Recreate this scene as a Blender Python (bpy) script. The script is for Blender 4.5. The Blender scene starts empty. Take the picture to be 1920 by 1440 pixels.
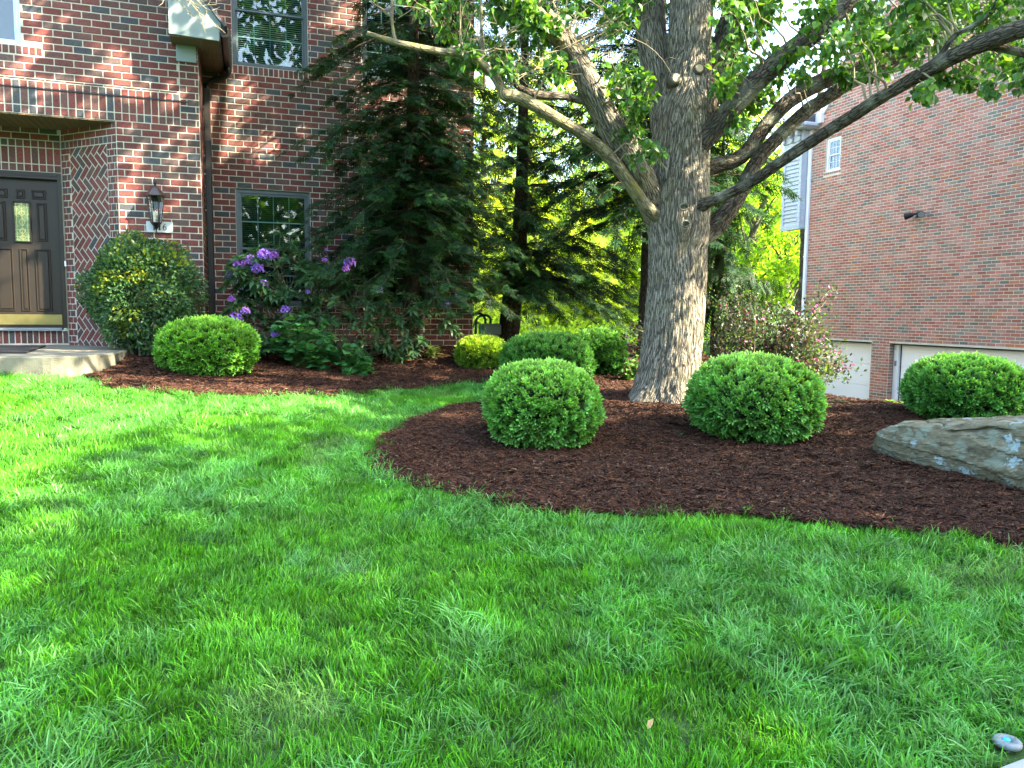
import bpy, math, random
import numpy as np
from mathutils import Vector, Matrix

# ------------------------------------------------------------------ camera, sky, sun, exposure
SC = bpy.context.scene
COL = SC.collection
rng = np.random.default_rng(11)
random.seed(11)
F = 1442.0; PITCH = math.radians(5.35); ROLL = 0.010
CAMP = np.array([0.0, 0.0, 1.5])
_w = np.array([0, math.cos(PITCH), -math.sin(PITCH)])
_r0 = np.array([1.0, 0, 0]); _u0 = np.cross(_r0, _w)
RGT = math.cos(ROLL)*_r0 + math.sin(ROLL)*_u0
UPV = math.cos(ROLL)*_u0 - math.sin(ROLL)*_r0
cam = bpy.data.cameras.new('camera')
cam.sensor_width = 36; cam.lens = 36*F/1920; cam.clip_start = 0.05; cam.clip_end = 900
camo = bpy.data.objects.new('camera', cam); COL.objects.link(camo)
camo.matrix_world = Matrix(((RGT[0], UPV[0], -_w[0], 0), (RGT[1], UPV[1], -_w[1], 0), (RGT[2], UPV[2], -_w[2], 1.5), (0, 0, 0, 1)))
SC.camera = camo

SUN_EL = math.radians(38); SUN_AZ = math.radians(108)      # azimuth clockwise from +Y
SDIR = np.array([math.sin(SUN_AZ)*math.cos(SUN_EL), math.cos(SUN_AZ)*math.cos(SUN_EL), math.sin(SUN_EL)])
world = bpy.data.worlds.new("World"); SC.world = world; world.use_nodes = True
wn = world.node_tree.nodes; wl = world.node_tree.links
bg = wn['Background']; sky = wn.new('ShaderNodeTexSky'); sky.sky_type = 'NISHITA'; sky.sun_disc = False
sky.sun_elevation = SUN_EL; sky.sun_rotation = SUN_AZ; sky.air_density = 1.0; sky.dust_density = 2.0; sky.ozone_density = 1.0
wl.new(sky.outputs[0], bg.inputs[0]); bg.inputs[1].default_value = 0.15
sl = bpy.data.lights.new('sun', 'SUN'); sl.energy = 3.6; sl.angle = math.radians(0.6); sl.color = (1.0, 0.88, 0.72)
so = bpy.data.objects.new('sun', sl); COL.objects.link(so)
so.rotation_euler = Vector(SDIR).to_track_quat('Z', 'Y').to_euler()
SC.view_settings.view_transform = 'Standard'; SC.view_settings.look = 'None'
SC.view_settings.exposure = 3.5
SC.view_settings.use_white_balance = True; SC.view_settings.white_balance_temperature = 6800; SC.view_settings.white_balance_tint = 8; SC.view_settings.gamma = 1.0; SC.view_settings.use_curve_mapping = False

# ------------------------------------------------------------------ helpers
def ray(px, py): return RGT*(px-960)/F - UPV*(py-720)/F + _w
def P(px, py, Y):
    d = ray(px, py); return CAMP + d*(Y/d[1])
AH = math.radians(19)
U2 = np.array([math.cos(AH), math.sin(AH)]); V2 = np.array([-math.sin(AH), math.cos(AH)])
OH = np.array([-3.98, 9.77]); OR = np.array([9.72, 14.6])
def sstep(x): x = np.clip(x, 0, 1); return x*x*(3-2*x)

_tab = rng.random((256, 256))
def vnoise(x, y, seed=0):
    x = np.asarray(x, float)+seed*17.3; y = np.asarray(y, float)+seed*9.1
    xi = np.floor(x).astype(int); yi = np.floor(y).astype(int)
    fx = x-xi; fy = y-yi; fx = fx*fx*(3-2*fx); fy = fy*fy*(3-2*fy)
    a = _tab[xi % 256, yi % 256]; b = _tab[(xi+1) % 256, yi % 256]
    c = _tab[xi % 256, (yi+1) % 256]; d = _tab[(xi+1) % 256, (yi+1) % 256]
    return (a*(1-fx)+b*fx)*(1-fy)+(c*(1-fx)+d*fx)*fy

CRX = [2.4, 3.1, 3.3, 3.7, 4.3, 5.5, 8, 30]; CRY = [16, 9.5, 8.35, 8.0, 8.0, 7.6, 7.0, 3]
def terrain(X, Y):
    X = np.asarray(X, float); Y = np.asarray(Y, float)
    z = .07*np.clip(Y, -6, 12.8) + .075*np.clip(-X-1.0, 0, 5)*sstep((Y-2)/5) + .01*np.clip(Y-16, 0, 60)
    z = z + .018*(vnoise(X*.9, Y*.9, 3)-.5)
    s = (X-OH[0])*U2[0]+(Y-OH[1])*U2[1]; t = (X-OH[0])*V2[0]+(Y-OH[1])*V2[1]
    q = np.where(s < .08, -t, 1.0-t)
    w = sstep(1-q/2.0)*sstep(1-(s-4.1)/1.5)*sstep((s+9)/2)
    z = z*(1-w)+.93*w
    dt = np.hypot(X-1.72, Y-7.9); z = z + .06*sstep(1-dt/1.5)
    # drop to the neighbouring driveway
    cy = np.interp(X, CRX, CRY)
    sl_ = np.interp(X, [2.4, 3.1, 3.3, 4, 8], [9, 5.5, 2.4, .5, .35])
    d = (Y-cy)/np.sqrt(1+sl_**2)
    d = np.where(X < 2.4, -1, d)
    k = sstep(d/2.6)*sstep((X-2.4)/1.0)
    far = sstep((Y-21)/5)
    k = k*(1-far)
    return z*(1-k) + (-1.25)*k
def G(px, py):
    d = ray(px, py)
    ts = np.arange(1.2, 60, .02)
    pts = CAMP + ts[:, None]*d
    below = pts[:, 2] < terrain(pts[:, 0], pts[:, 1])
    i = int(np.argmax(below)) if below.any() else len(ts)-1
    return pts[i]

def mesh_np(name, V, faces, col=None, uv=None, smooth=False):
    """faces: list of (M,k) int arrays; col per vertex Nx3; uv per vertex Nx2"""
    me = bpy.data.meshes.new(name)
    V = np.asarray(V, np.float32).reshape(-1, 3)
    faces = [np.asarray(f, np.int32) for f in faces if len(f)]
    me.vertices.add(len(V)); me.vertices.foreach_set('co', V.ravel())
    nl = sum(f.size for f in faces); nf = sum(len(f) for f in faces)
    me.loops.add(nl); me.polygons.add(nf)
    li = np.concatenate([f.ravel() for f in faces])
    me.loops.foreach_set('vertex_index', li)
    tot = np.concatenate([np.full(len(f), f.shape[1], np.int32) for f in faces])
    st = np.concatenate([[0], np.cumsum(tot)[:-1]]).astype(np.int32)
    me.polygons.foreach_set('loop_start', st)
    me.polygons.foreach_set('use_smooth', np.full(nf, bool(smooth)))
    if col is not None:
        a = me.color_attributes.new('Col', 'FLOAT_COLOR', 'POINT')
        c = np.ones((len(V), 4), np.float32); c[:, :3] = col; a.data.foreach_set('color', c.ravel())
    if uv is not None:
        l = me.uv_layers.new(name='UVMap'); l.data.foreach_set('uv', np.asarray(uv, np.float32)[li].ravel())
    me.update(calc_edges=True); me.validate()
    return me

class MB:
    def __init__(s): s.V = []; s.Fc = {}; s.C = []; s.n = 0
    def add(s, V, faces, col=(1, 1, 1)):
        V = np.asarray(V, float).reshape(-1, 3); s.V.append(V)
        for f in faces:
            f = np.asarray(f, int)
            if f.ndim == 1: f = f[None]
            s.Fc.setdefault(f.shape[1], []).append(f+s.n)
        c = np.asarray(col, float)
        s.C.append(np.broadcast_to(c, (len(V), 3)) if c.ndim < 2 else c)
        s.n += len(V)
    def box(s, x0, x1, y0, y1, z0, z1, M=None, col=(1, 1, 1)):
        V = np.array([[x, y, z] for z in (z0, z1) for y in (y0, y1) for x in (x0, x1)], float)
        if M is not None: V = M(V)
        s.add(V, [np.array([[0, 2, 3, 1], [4, 5, 7, 6], [0, 1, 5, 4], [2, 6, 7, 3], [0, 4, 6, 2], [1, 3, 7, 5]])], col)
    def bbox(s, x0, x1, y0, y1, z0, z1, b=.004, M=None, col=(1, 1, 1)):
        """box bevelled on every edge"""
        xs = (x0, x0+b, x1-b, x1); ys = (y0, y0+b, y1-b, y1); zs = (z0, z0+b, z1-b, z1)
        V = []; idx = {}
        for ax in range(3):
            for sd in (0, 3):
                for i in (1, 2):
                    for j in (1, 2):
                        k = [0, 0, 0]; k[ax] = sd; o = [a for a in range(3) if a != ax]; k[o[0]] = i; k[o[1]] = j
                        idx[tuple(k)] = len(V); V.append((xs[k[0]], ys[k[1]], zs[k[2]]))
        V = np.array(V, float); Fq = []; Ft = []
        def q(*ks): Fq.append([idx[k] for k in ks])
        for ax in range(3):
            o = [a for a in range(3) if a != ax]
            for sd in (0, 3):
                r = []
                for i, j in ((1, 1), (2, 1), (2, 2), (1, 2)):
                    k = [0]*3; k[ax] = sd; k[o[0]] = i; k[o[1]] = j; r.append(tuple(k))
                q(*r)
            for a in (0, 3):
                for b_ in (0, 3):
                    r = []
                    for e, which in ((1, 0), (2, 0), (2, 1), (1, 1)):
                        k = [0]*3; k[ax] = e
                        if which == 0: k[o[0]] = a; k[o[1]] = 1 if b_ == 0 else 2
                        else: k[o[0]] = 1 if a == 0 else 2; k[o[1]] = b_
                        r.append(tuple(k))
                    q(*r)
        for a in (0, 3):
            for b_ in (0, 3):
                for c in (0, 3):
                    f = lambda w: 1 if w == 0 else 2
                    Ft.append([idx[(a, f(b_), f(c))], idx[(f(a), b_, f(c))], idx[(f(a), f(b_), c)]])
        if M is not None: V = M(V)
        s.add(V, [np.array(Fq), np.array(Ft)], col)
    def fbox(s, x0, x1, y0, y1, z0, z1, b, M=None, col=(1, 1, 1)):
        V = np.array([[x, y1, z] for z in (z0, z1) for x in (x0, x1)]+[[x, y0+b, z] for z in (z0, z1) for x in (x0, x1)]+[[x, y0, z] for z in (z0+b, z1-b) for x in (x0+b, x1-b)])
        if M is not None: V = M(V)
        Q = [[8, 9, 11, 10]]+[[o+i, o+j, o+4+j, o+4+i] for o in (0, 4) for i, j in ((0, 1), (1, 3), (3, 2), (2, 0))]
        s.add(V, [np.array(Q)], col)
    def prism(s, poly, w0, w1, M=None, col=(1, 1, 1)):
        """poly (x,z) list extruded along y from w0 to w1"""
        n = len(poly); V = np.array([[p[0], w0, p[1]] for p in poly]+[[p[0], w1, p[1]] for p in poly], float)
        if M is not None: V = M(V)
        s.add(V, [np.arange(n), np.arange(n, 2*n)[::-1]] + [np.array([[i, (i+1) % n, n+(i+1) % n, n+i] for i in range(n)])], col)
    def tube(s, pts, rad, n=8, col=(1, 1, 1), cap=True):
        V, Fq, _ = tube(pts, rad, n)
        fs = [Fq]
        if cap: fs += [np.arange(n)[::-1], np.arange(len(V)-n, len(V))]
        s.add(V, fs, col)
    def lathe(s, prof, n=16, M=None, col=(1, 1, 1)):
        pr = np.array(prof, float); a = np.arange(n)/n*2*np.pi
        V = np.stack([np.outer(pr[:, 0], np.cos(a)), np.outer(pr[:, 0], np.sin(a)), np.repeat(pr[:, 1][:, None], n, 1)], -1).reshape(-1, 3)
        m = len(pr); f = []
        for i in range(m-1):
            for j in range(n): f.append([i*n+j, i*n+(j+1) % n, (i+1)*n+(j+1) % n, (i+1)*n+j])
        if M is not None: V = M(V)
        s.add(V, [np.array(f), np.arange(n)[::-1], np.arange((m-1)*n, m*n)], col)
    def mesh(s, name, smooth=False):
        return mesh_np(name, np.concatenate(s.V), [np.concatenate(s.Fc[k]) for k in s.Fc], np.concatenate(s.C), smooth=smooth)

def link(name, me, m=None, parent=None, loc=None, stuff=False):
    o = bpy.data.objects.new(name, me); COL.objects.link(o)
    if m is not None and me is not None and not len(me.materials): me.materials.append(m)
    if parent is not None: o.parent = parent
    if loc is not None: o.location = loc
    if stuff: o['kind'] = 'stuff'
    return o
def thing(o, label, cat, group=None):
    o['label'] = label; o['category'] = cat
    if group: o['group'] = group
    return o
def empty(name, label, cat, loc=(0, 0, 0), group=None):
    o = bpy.data.objects.new(name, None); COL.objects.link(o); o.location = loc; o.empty_display_size = .2
    return thing(o, label, cat, group)

def smooth_path(pts, rad, sub=6):
    pts = np.asarray(pts, float); rad = np.asarray(rad, float); n = len(pts)
    if n < 3: return pts, rad
    E = np.vstack([2*pts[0]-pts[1], pts, 2*pts[-1]-pts[-2]]); o = []; r = []
    for i in range(n-1):
        a, b, c, d = E[i], E[i+1], E[i+2], E[i+3]
        for k in range(sub):
            t = k/sub
            o.append(.5*((2*b)+(-a+c)*t+(2*a-5*b+4*c-d)*t*t+(-a+3*b-3*c+d)*t**3)); r.append(rad[i]*(1-t)+rad[i+1]*t)
    o.append(pts[-1]); r.append(rad[-1])
    return np.array(o), np.array(r)
def frames(pts):
    T = np.gradient(pts, axis=0); T /= np.linalg.norm(T, axis=1)[:, None]+1e-9
    N = np.zeros_like(T); a = np.array([0, 1.0, 0]) if abs(T[0][1]) < .8 else np.array([1.0, 0, 0])
    n = a-T[0]*(a@T[0]); n /= np.linalg.norm(n); N[0] = n
    for i in range(1, len(T)):
        n = N[i-1]-T[i]*(N[i-1]@T[i]); N[i] = n/(np.linalg.norm(n)+1e-9)
    return T, N, np.cross(T, N)
def tube(pts, rad, n=8, disp=None):
    pts = np.asarray(pts, float); rad = np.broadcast_to(np.asarray(rad, float), (len(pts),))
    T, N, B = frames(pts); a = np.arange(n)/n*2*np.pi
    R = rad[:, None]*np.ones(n)
    L = np.concatenate([[0], np.cumsum(np.linalg.norm(np.diff(pts, axis=0), axis=1))])
    if disp is not None: R = R+disp(a[None, :]*np.ones((len(pts), 1)), L[:, None]*np.ones(n), R)
    V = pts[:, None, :]+R[:, :, None]*(np.cos(a)[None, :, None]*N[:, None, :]+np.sin(a)[None, :, None]*B[:, None, :])
    i = np.arange(len(pts)-1)[:, None]; j = np.arange(n)[None, :]
    Fq = np.stack([i*n+j, i*n+(j+1) % n, (i+1)*n+(j+1) % n, (i+1)*n+j], -1).reshape(-1, 4)
    w = np.minimum(a, 2*np.pi-a)   # mirrored so the seam closes
    uv = np.stack([(w[None, :]*np.maximum(rad[:, None], .02)), L[:, None]*np.ones(n)], -1).reshape(-1, 2)
    return V.reshape(-1, 3), Fq, uv

def rotmats(d, up=None, roll=0.0):
    """rows of d = direction of local +Y ; local Z near up"""
    d = d/(np.linalg.norm(d, axis=1)[:, None]+1e-9)
    upv = np.tile([0, 0, 1.0], (len(d), 1)) if up is None else up
    x = np.cross(d, upv); nx = np.linalg.norm(x, axis=1)
    x[nx < 1e-3] = [1, 0, 0]; x /= np.linalg.norm(x, axis=1)[:, None]
    z = np.cross(x, d)
    if np.ndim(roll) or roll:
        c = np.cos(roll); s = np.sin(roll); c = np.reshape(c, (-1, 1)); s = np.reshape(s, (-1, 1))
        x, z = c*x+s*z, c*z-s*x
    return np.stack([x, d, z], -1)
def scatter(tv, tf, tc, loc, rot, scl, col):
    """template verts, list of faces, template colour factor (n,3); returns V,faces,C"""
    n = len(loc); m = len(tv); s = np.asarray(scl, float)
    s = s[:, None, None] if s.ndim == 1 else s[:, None, :]
    V = np.einsum('nij,nmj->nmi', rot, tv[None]*s)+loc[:, None, :]
    C = (tc[None]*col[:, None, :]).reshape(-1, 3)
    off = (np.arange(n)*m)[:, None, None]
    return V.reshape(-1, 3), [(f[None]+off).reshape(-1, f.shape[1]) for f in tf], C

# ------------------------------------------------------------------ materials
MATS = {}
def newmat(name):
    m = bpy.data.materials.new(name); m.use_nodes = True; nt = m.node_tree
    return m, nt.nodes, nt.links, nt.nodes['Principled BSDF']
def mat(name, col, rough=.6, metal=0, spec=.5, noise=0, nscale=8, bump=0, bscale=60, **kw):
    if name in MATS: return MATS[name]
    m, n, l, b = newmat(name); MATS[name] = m
    b.inputs['Base Color'].default_value = (*col, 1); b.inputs['Roughness'].default_value = rough
    b.inputs['Metallic'].default_value = metal; b.inputs['Specular IOR Level'].default_value = spec
    g = n.new('ShaderNodeNewGeometry')
    if noise:
        t = n.new('ShaderNodeTexNoise'); t.inputs['Scale'].default_value = nscale; t.inputs['Detail'].default_value = 6
        l.new(g.outputs['Position'], t.inputs['Vector'])
        r = n.new('ShaderNodeMapRange'); r.inputs[1].default_value = .25; r.inputs[2].default_value = .75
        r.inputs[3].default_value = 1-noise; r.inputs[4].default_value = 1+noise
        x = n.new('ShaderNodeVectorMath'); x.operation = 'SCALE'; x.inputs[0].default_value = col
        l.new(t.outputs[0], r.inputs[0]); l.new(r.outputs[0], x.inputs['Scale']); l.new(x.outputs[0], b.inputs['Base Color'])
    if bump:
        t2 = n.new('ShaderNodeTexNoise'); t2.inputs['Scale'].default_value = bscale; t2.inputs['Detail'].default_value = 5
        l.new(g.outputs['Position'], t2.inputs['Vector'])
        bp = n.new('ShaderNodeBump'); bp.inputs['Strength'].default_value = bump; bp.inputs['Distance'].default_value = .01
        l.new(t2.outputs[0], bp.inputs['Height']); l.new(bp.outputs[0], b.inputs['Normal'])
    return m
def leafmat(name, trans=.35, rough=.42, spec=.4, tint=(1, 1, 1), tgain=1.5):
    m, n, l, b = newmat(name)
    a = n.new('ShaderNodeAttribute'); a.attribute_name = 'Col'
    l.new(a.outputs['Color'], b.inputs['Base Color']); b.inputs['Roughness'].default_value = rough
    b.inputs['Specular IOR Level'].default_value = spec
    t = n.new('ShaderNodeBsdfTranslucent'); mx = n.new('ShaderNodeMixShader'); mx.inputs[0].default_value = trans
    k = n.new('ShaderNodeVectorMath'); k.operation = 'MULTIPLY'; k.inputs[1].default_value = (1.25*tgain, 1.1*tgain, .55*tgain)
    l.new(a.outputs['Color'], k.inputs[0]); l.new(k.outputs[0], t.inputs['Color'])
    out = n['Material Output']; l.new(b.outputs[0], mx.inputs[1]); l.new(t.outputs[0], mx.inputs[2]); l.new(mx.outputs[0], out.inputs[0])
    return m
def brickmat(name, src):
    m, n, l, b = newmat(name)
    if src == 'obj':
        a = n.new('ShaderNodeObjectInfo'); c = a.outputs['Color']
    else:
        a = n.new('ShaderNodeAttribute'); a.attribute_name = 'Col'; c = a.outputs['Color']
    g = n.new('ShaderNodeNewGeometry')
    t = n.new('ShaderNodeTexNoise'); t.inputs['Scale'].default_value = 55; t.inputs['Detail'].default_value = 5
    l.new(g.outputs['Position'], t.inputs['Vector'])
    r = n.new('ShaderNodeMapRange'); r.inputs[1].default_value = .3; r.inputs[2].default_value = .7; r.inputs[3].default_value = .72; r.inputs[4].default_value = 1.28
    t3 = n.new('ShaderNodeTexNoise'); t3.inputs['Scale'].default_value = 2.2; t3.inputs['Detail'].default_value = 3; l.new(g.outputs['Position'], t3.inputs['Vector'])
    r3 = n.new('ShaderNodeMapRange'); r3.inputs[1].default_value = .3; r3.inputs[2].default_value = .7; r3.inputs[3].default_value = .82; r3.inputs[4].default_value = 1.15
    l.new(t3.outputs[0], r3.inputs[0])
    mm = n.new('ShaderNodeMath'); mm.operation = 'MULTIPLY'; l.new(t.outputs[0], r.inputs[0]); l.new(r.outputs[0], mm.inputs[0]); l.new(r3.outputs[0], mm.inputs[1])
    x = n.new('ShaderNodeVectorMath'); x.operation = 'SCALE'; l.new(c, x.inputs[0]); l.new(mm.outputs[0], x.inputs['Scale'])
    l.new(x.outputs[0], b.inputs['Base Color']); b.inputs['Roughness'].default_value = .82; b.inputs['Specular IOR Level'].default_value = .3
    bp = n.new('ShaderNodeBump'); bp.inputs['Strength'].default_value = .35; bp.inputs['Distance'].default_value = .004
    l.new(t.outputs[0], bp.inputs['Height']); l.new(bp.outputs[0], b.inputs['Normal'])
    return m
def barkmat(name, c0, c1, moss=(.12, .10, .02), mossamt=.0, sx=34, sy=6, bump=.8):
    m, n, l, b = newmat(name)
    uv = n.new('ShaderNodeUVMap'); uv.uv_map = 'UVMap'
    mp = n.new('ShaderNodeMapping'); mp.inputs['Scale'].default_value = (sx, sy, 1); l.new(uv.outputs[0], mp.inputs[0])
    nz = n.new('ShaderNodeTexNoise'); nz.inputs['Scale'].default_value = .6; nz.inputs['Detail'].default_value = 3; l.new(mp.outputs[0], nz.inputs['Vector'])
    ad = n.new('ShaderNodeVectorMath'); ad.operation = 'MULTIPLY_ADD'; ad.inputs[1].default_value = (.9, .9, 0)
    l.new(nz.outputs['Color'], ad.inputs[0]); l.new(mp.outputs[0], ad.inputs[2])
    v = n.new('ShaderNodeTexVoronoi'); v.feature = 'DISTANCE_TO_EDGE'; v.inputs['Scale'].default_value = 1.0; l.new(ad.outputs[0], v.inputs['Vector'])
    cr = n.new('ShaderNodeMapRange'); cr.inputs[1].default_value = 0; cr.inputs[2].default_value = .17; l.new(v.outputs[0], cr.inputs[0])
    g = n.new('ShaderNodeNewGeometry')
    n2 = n.new('ShaderNodeTexNoise'); n2.inputs['Scale'].default_value = 60; n2.inputs['Detail'].default_value = 6; l.new(g.outputs['Position'], n2.inputs['Vector'])
    mu = n.new('ShaderNodeMath'); mu.operation = 'MULTIPLY'; l.new(cr.outputs[0], mu.inputs[0])
    r2 = n.new('ShaderNodeMapRange'); r2.inputs[1].default_value = .25; r2.inputs[2].default_value = .75; r2.inputs[3].default_value = .45; r2.inputs[4].default_value = 1.15; l.new(n2.outputs[0], r2.inputs[0])
    l.new(r2.outputs[0], mu.inputs[1])
    mc = n.new('ShaderNodeMix'); mc.data_type = 'RGBA'; mc.inputs[6].default_value = (*c0, 1); mc.inputs[7].default_value = (*c1, 1); l.new(mu.outputs[0], mc.inputs[0])
    # moss / lichen in soft patches
    n3 = n.new('ShaderNodeTexNoise'); n3.inputs['Scale'].default_value = 5; n3.inputs['Detail'].default_value = 6; l.new(g.outputs['Position'], n3.inputs['Vector'])
    r3 = n.new('ShaderNodeMapRange'); r3.inputs[1].default_value = .52; r3.inputs[2].default_value = .68; r3.inputs[4].default_value = mossamt; l.new(n3.outputs[0], r3.inputs[0])
    m3 = n.new('ShaderNodeMix'); m3.data_type = 'RGBA'; m3.inputs[7].default_value = (*moss, 1); l.new(mc.outputs[2], m3.inputs[6]); l.new(r3.outputs[0], m3.inputs[0])
    l.new(m3.outputs[2], b.inputs['Base Color']); b.inputs['Roughness'].default_value = .9; b.inputs['Specular IOR Level'].default_value = .15
    bp = n.new('ShaderNodeBump'); bp.inputs['Strength'].default_value = bump; bp.inputs['Distance'].default_value = .012
    l.new(mu.outputs[0], bp.inputs['Height']); l.new(bp.outputs[0], b.inputs['Normal'])
    return m
M_brick_o = brickmat('brick_clay_single', 'obj'); M_brick_a = brickmat('brick_clay', 'attr')
M_mortar = mat('mortar_cream', (.43, .405, .32), .9, noise=.12, nscale=6, bump=.5, bscale=220)
M_mortar2 = mat('mortar_pale', (.60, .53, .43), .9, noise=.12, nscale=6, bump=.5, bscale=220)
M_bronze = mat('bronze_paint', (.013, .011, .009), .4, spec=.35, noise=.1)
M_black = mat('black_metal', (.012, .012, .014), .35, metal=.3)
M_doorp = mat('dark_door_paint', (.016, .012, .008), .42, spec=.35, noise=.08, nscale=14)
M_slate = mat('slate_window_frame', (.05, .075, .08), .4)
M_grille = mat('grille_bar_paint', (.42, .52, .48), .5)
M_blind = mat('window_blind', (.60, .60, .48), .6)
M_navy = mat('room_dark', (.012, .02, .024), .8)
M_trimgrey = mat('grey_green_trim', (.20, .25, .24), .5, noise=.06, nscale=3)
M_soffit = mat('tan_soffit', (.13, .085, .04), .7, noise=.12, nscale=5)
M_shingle = mat('roof_shingle', (.06, .065, .075), .9, noise=.3, nscale=40, bump=.6, bscale=200)
M_white = mat('white_paint', (.72, .74, .76), .45, noise=.03, nscale=2)
M_garage = mat('garage_white', (.84, .81, .80), .5, noise=.03, nscale=2)
M_brass = mat('brass_plate', (.32, .27, .10), .35, metal=.85, noise=.15, nscale=12)
M_concrete = mat('concrete', (.14, .135, .095), .85, noise=.45, nscale=5, bump=.5, bscale=90)
M_mat = mat('door_mat_rubber', (.018, .017, .016), .9, bump=.6, bscale=400)
M_plaque = mat('plaque_shaded_white', (.38, .43, .42), .4)  # white plaque darkened and cooled, its bluish shade put into the colour
M_bulb = mat('bulb_glass', (.7, .7, .65), .15)
M_meter = mat('meter_grey_green', (.12, .17, .15), .45)
M_soil = mat('soil', (.03, .018, .012), .95, noise=.3, nscale=9, bump=.8, bscale=70)
M_asphalt = mat('driveway_asphalt', (.06, .06, .06), .9, noise=.2, nscale=20, bump=.4, bscale=200)
M_twig = mat('twig_bark', (.13, .10, .06), .85, noise=.25, nscale=30)
M_blue = mat('blue_plastic', (.03, .40, .62), .4)
M_greyp = mat('grey_plastic', (.17, .20, .21), .5, noise=.12, nscale=60)
def glassmat(name, col, rough=.04, refl=.5):
    m, n, l, b = newmat(name); out = n['Material Output']
    gl = n.new('ShaderNodeBsdfGlossy'); gl.inputs['Roughness'].default_value = rough
    tr = n.new('ShaderNodeBsdfTransparent'); tr.inputs[0].default_value = (*col, 1)
    fr = n.new('ShaderNodeFresnel'); fr.inputs[0].default_value = 1.55
    ma = n.new('ShaderNodeMath'); ma.operation = 'MULTIPLY_ADD'; ma.inputs[1].default_value = .45; ma.inputs[2].default_value = refl*.05; ma.use_clamp = True
    g = n.new('ShaderNodeNewGeometry'); nz = n.new('ShaderNodeTexNoise'); nz.inputs['Scale'].default_value = 1.5; nz.inputs['Detail'].default_value = 1
    l.new(g.outputs['Position'], nz.inputs['Vector'])
    bp = n.new('ShaderNodeBump'); bp.inputs['Strength'].default_value = .12; bp.inputs['Distance'].default_value = .02; l.new(nz.outputs[0], bp.inputs['Height'])
    l.new(bp.outputs[0], gl.inputs['Normal'])
    mx = n.new('ShaderNodeMixShader'); l.new(fr.outputs[0], ma.inputs[0]); l.new(ma.outputs[0], mx.inputs[0]); l.new(tr.outputs[0], mx.inputs[1]); l.new(gl.outputs[0], mx.inputs[2])
    l.new(mx.outputs[0], out.inputs[0]); return m
M_glass = glassmat('window_glass', (.55, .68, .70), .02, 1.0)
M_glass3 = glassmat('shaded_window_glass', (.5, .55, .58), .05, .1)
M_glass2 = glassmat('lantern_glass', (.75, .8, .78), .05, .6)
M_yew = leafmat('yew_leaf', .30, .5, .35)
M_leaf = leafmat('broad_leaf', .38, .42, .32, tgain=1.7)
M_needle = leafmat('conifer_needle', .22, .6, .2)
M_far = leafmat('far_leaf', .5, .6, .2, tgain=1.9)
M_grass = leafmat('grass_blade', .32, .45, .35, tgain=1.5)
def vary(m, lo, hi, sc):
    n = m.node_tree.nodes; l = m.node_tree.links; a = [x for x in n if x.type == 'ATTRIBUTE'][0]; outs = [k.to_socket for k in a.outputs['Color'].links]
    oi = n.new('ShaderNodeObjectInfo'); r = n.new('ShaderNodeMapRange'); r.inputs[3].default_value = lo; r.inputs[4].default_value = hi; l.new(oi.outputs['Random'], r.inputs[0])
    g = n.new('ShaderNodeNewGeometry'); t = n.new('ShaderNodeTexNoise'); t.inputs['Scale'].default_value = sc; t.inputs['Detail'].default_value = 4; l.new(g.outputs['Position'], t.inputs['Vector'])
    r2 = n.new('ShaderNodeMapRange'); r2.inputs[1].default_value = .32; r2.inputs[2].default_value = .68; r2.inputs[3].default_value = .68; r2.inputs[4].default_value = 1.28; l.new(t.outputs[0], r2.inputs[0])
    mu = n.new('ShaderNodeMath'); mu.operation = 'MULTIPLY'; l.new(r.outputs[0], mu.inputs[0]); l.new(r2.outputs[0], mu.inputs[1])
    v = n.new('ShaderNodeVectorMath'); v.operation = 'SCALE'; l.new(a.outputs['Color'], v.inputs[0]); l.new(mu.outputs[0], v.inputs['Scale'])
    for s_ in outs: l.new(v.outputs[0], s_)
vary(M_grass, .80, 1.22, 3.2)
M_petal = leafmat('petal', .35, .5, .2, tgain=1.0)
M_bark = barkmat('grey_bark', (.038, .034, .025), (.27, .245, .185), (.17, .16, .07), .25, 58, 6, 1.0)
M_barkl = barkmat('limb_bark', (.018, .015, .011), (.115, .098, .070), (.30, .32, .24), .45, 44, 11, .8)
M_bark_sunlit = barkmat('sunlit_limb_bark', (.07, .06, .035), (.23, .21, .13), (.20, .19, .05), .5, 44, 9, .5)  # paler, yellower bark colour stands for sun on the left limbs
M_barkd = barkmat('dark_bark', (.02, .014, .01), (.085, .06, .042), (.05, .05, .03), .3, 30, 8, .8)
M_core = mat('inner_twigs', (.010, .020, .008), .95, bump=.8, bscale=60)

# ------------------------------------------------------------------ ground
lawn_px = [(-420, 700), (-150, 697), (0, 693), (100, 690), (150, 705), (200, 721), (260, 733), (330, 741), (420, 744), (520, 745), (620, 744), (700, 738), (800, 729), (870, 724), (935, 722),
           (945, 735), (935, 748), (905, 757), (850, 767), (800, 783), (755, 806), (722, 833), (706, 858), (710, 880), (745, 900), (800, 913), (870, 931), (950, 945), (1040, 959), (1150, 965),
           (1280, 964), (1380, 969), (1480, 975), (1560, 985), (1647, 995), (1720, 1001), (1780, 1009), (1850, 1018), (1920, 1029), (2050, 1050), (2200, 1080)]
lp = [G(*p)[:2] for p in lawn_px]
_pl, _ = smooth_path(np.array([[p[0], p[1], 0] for p in lp]), np.zeros(len(lp)), 4)
LAWN = [tuple(p[:2]) for p in _pl]
LAWN = LAWN + [(7.5, 3.2), (7.5, -1.0), (-7.5, -1.0), (-7.5, LAWN[0][1])]
LAWN = np.array(LAWN)
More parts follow.
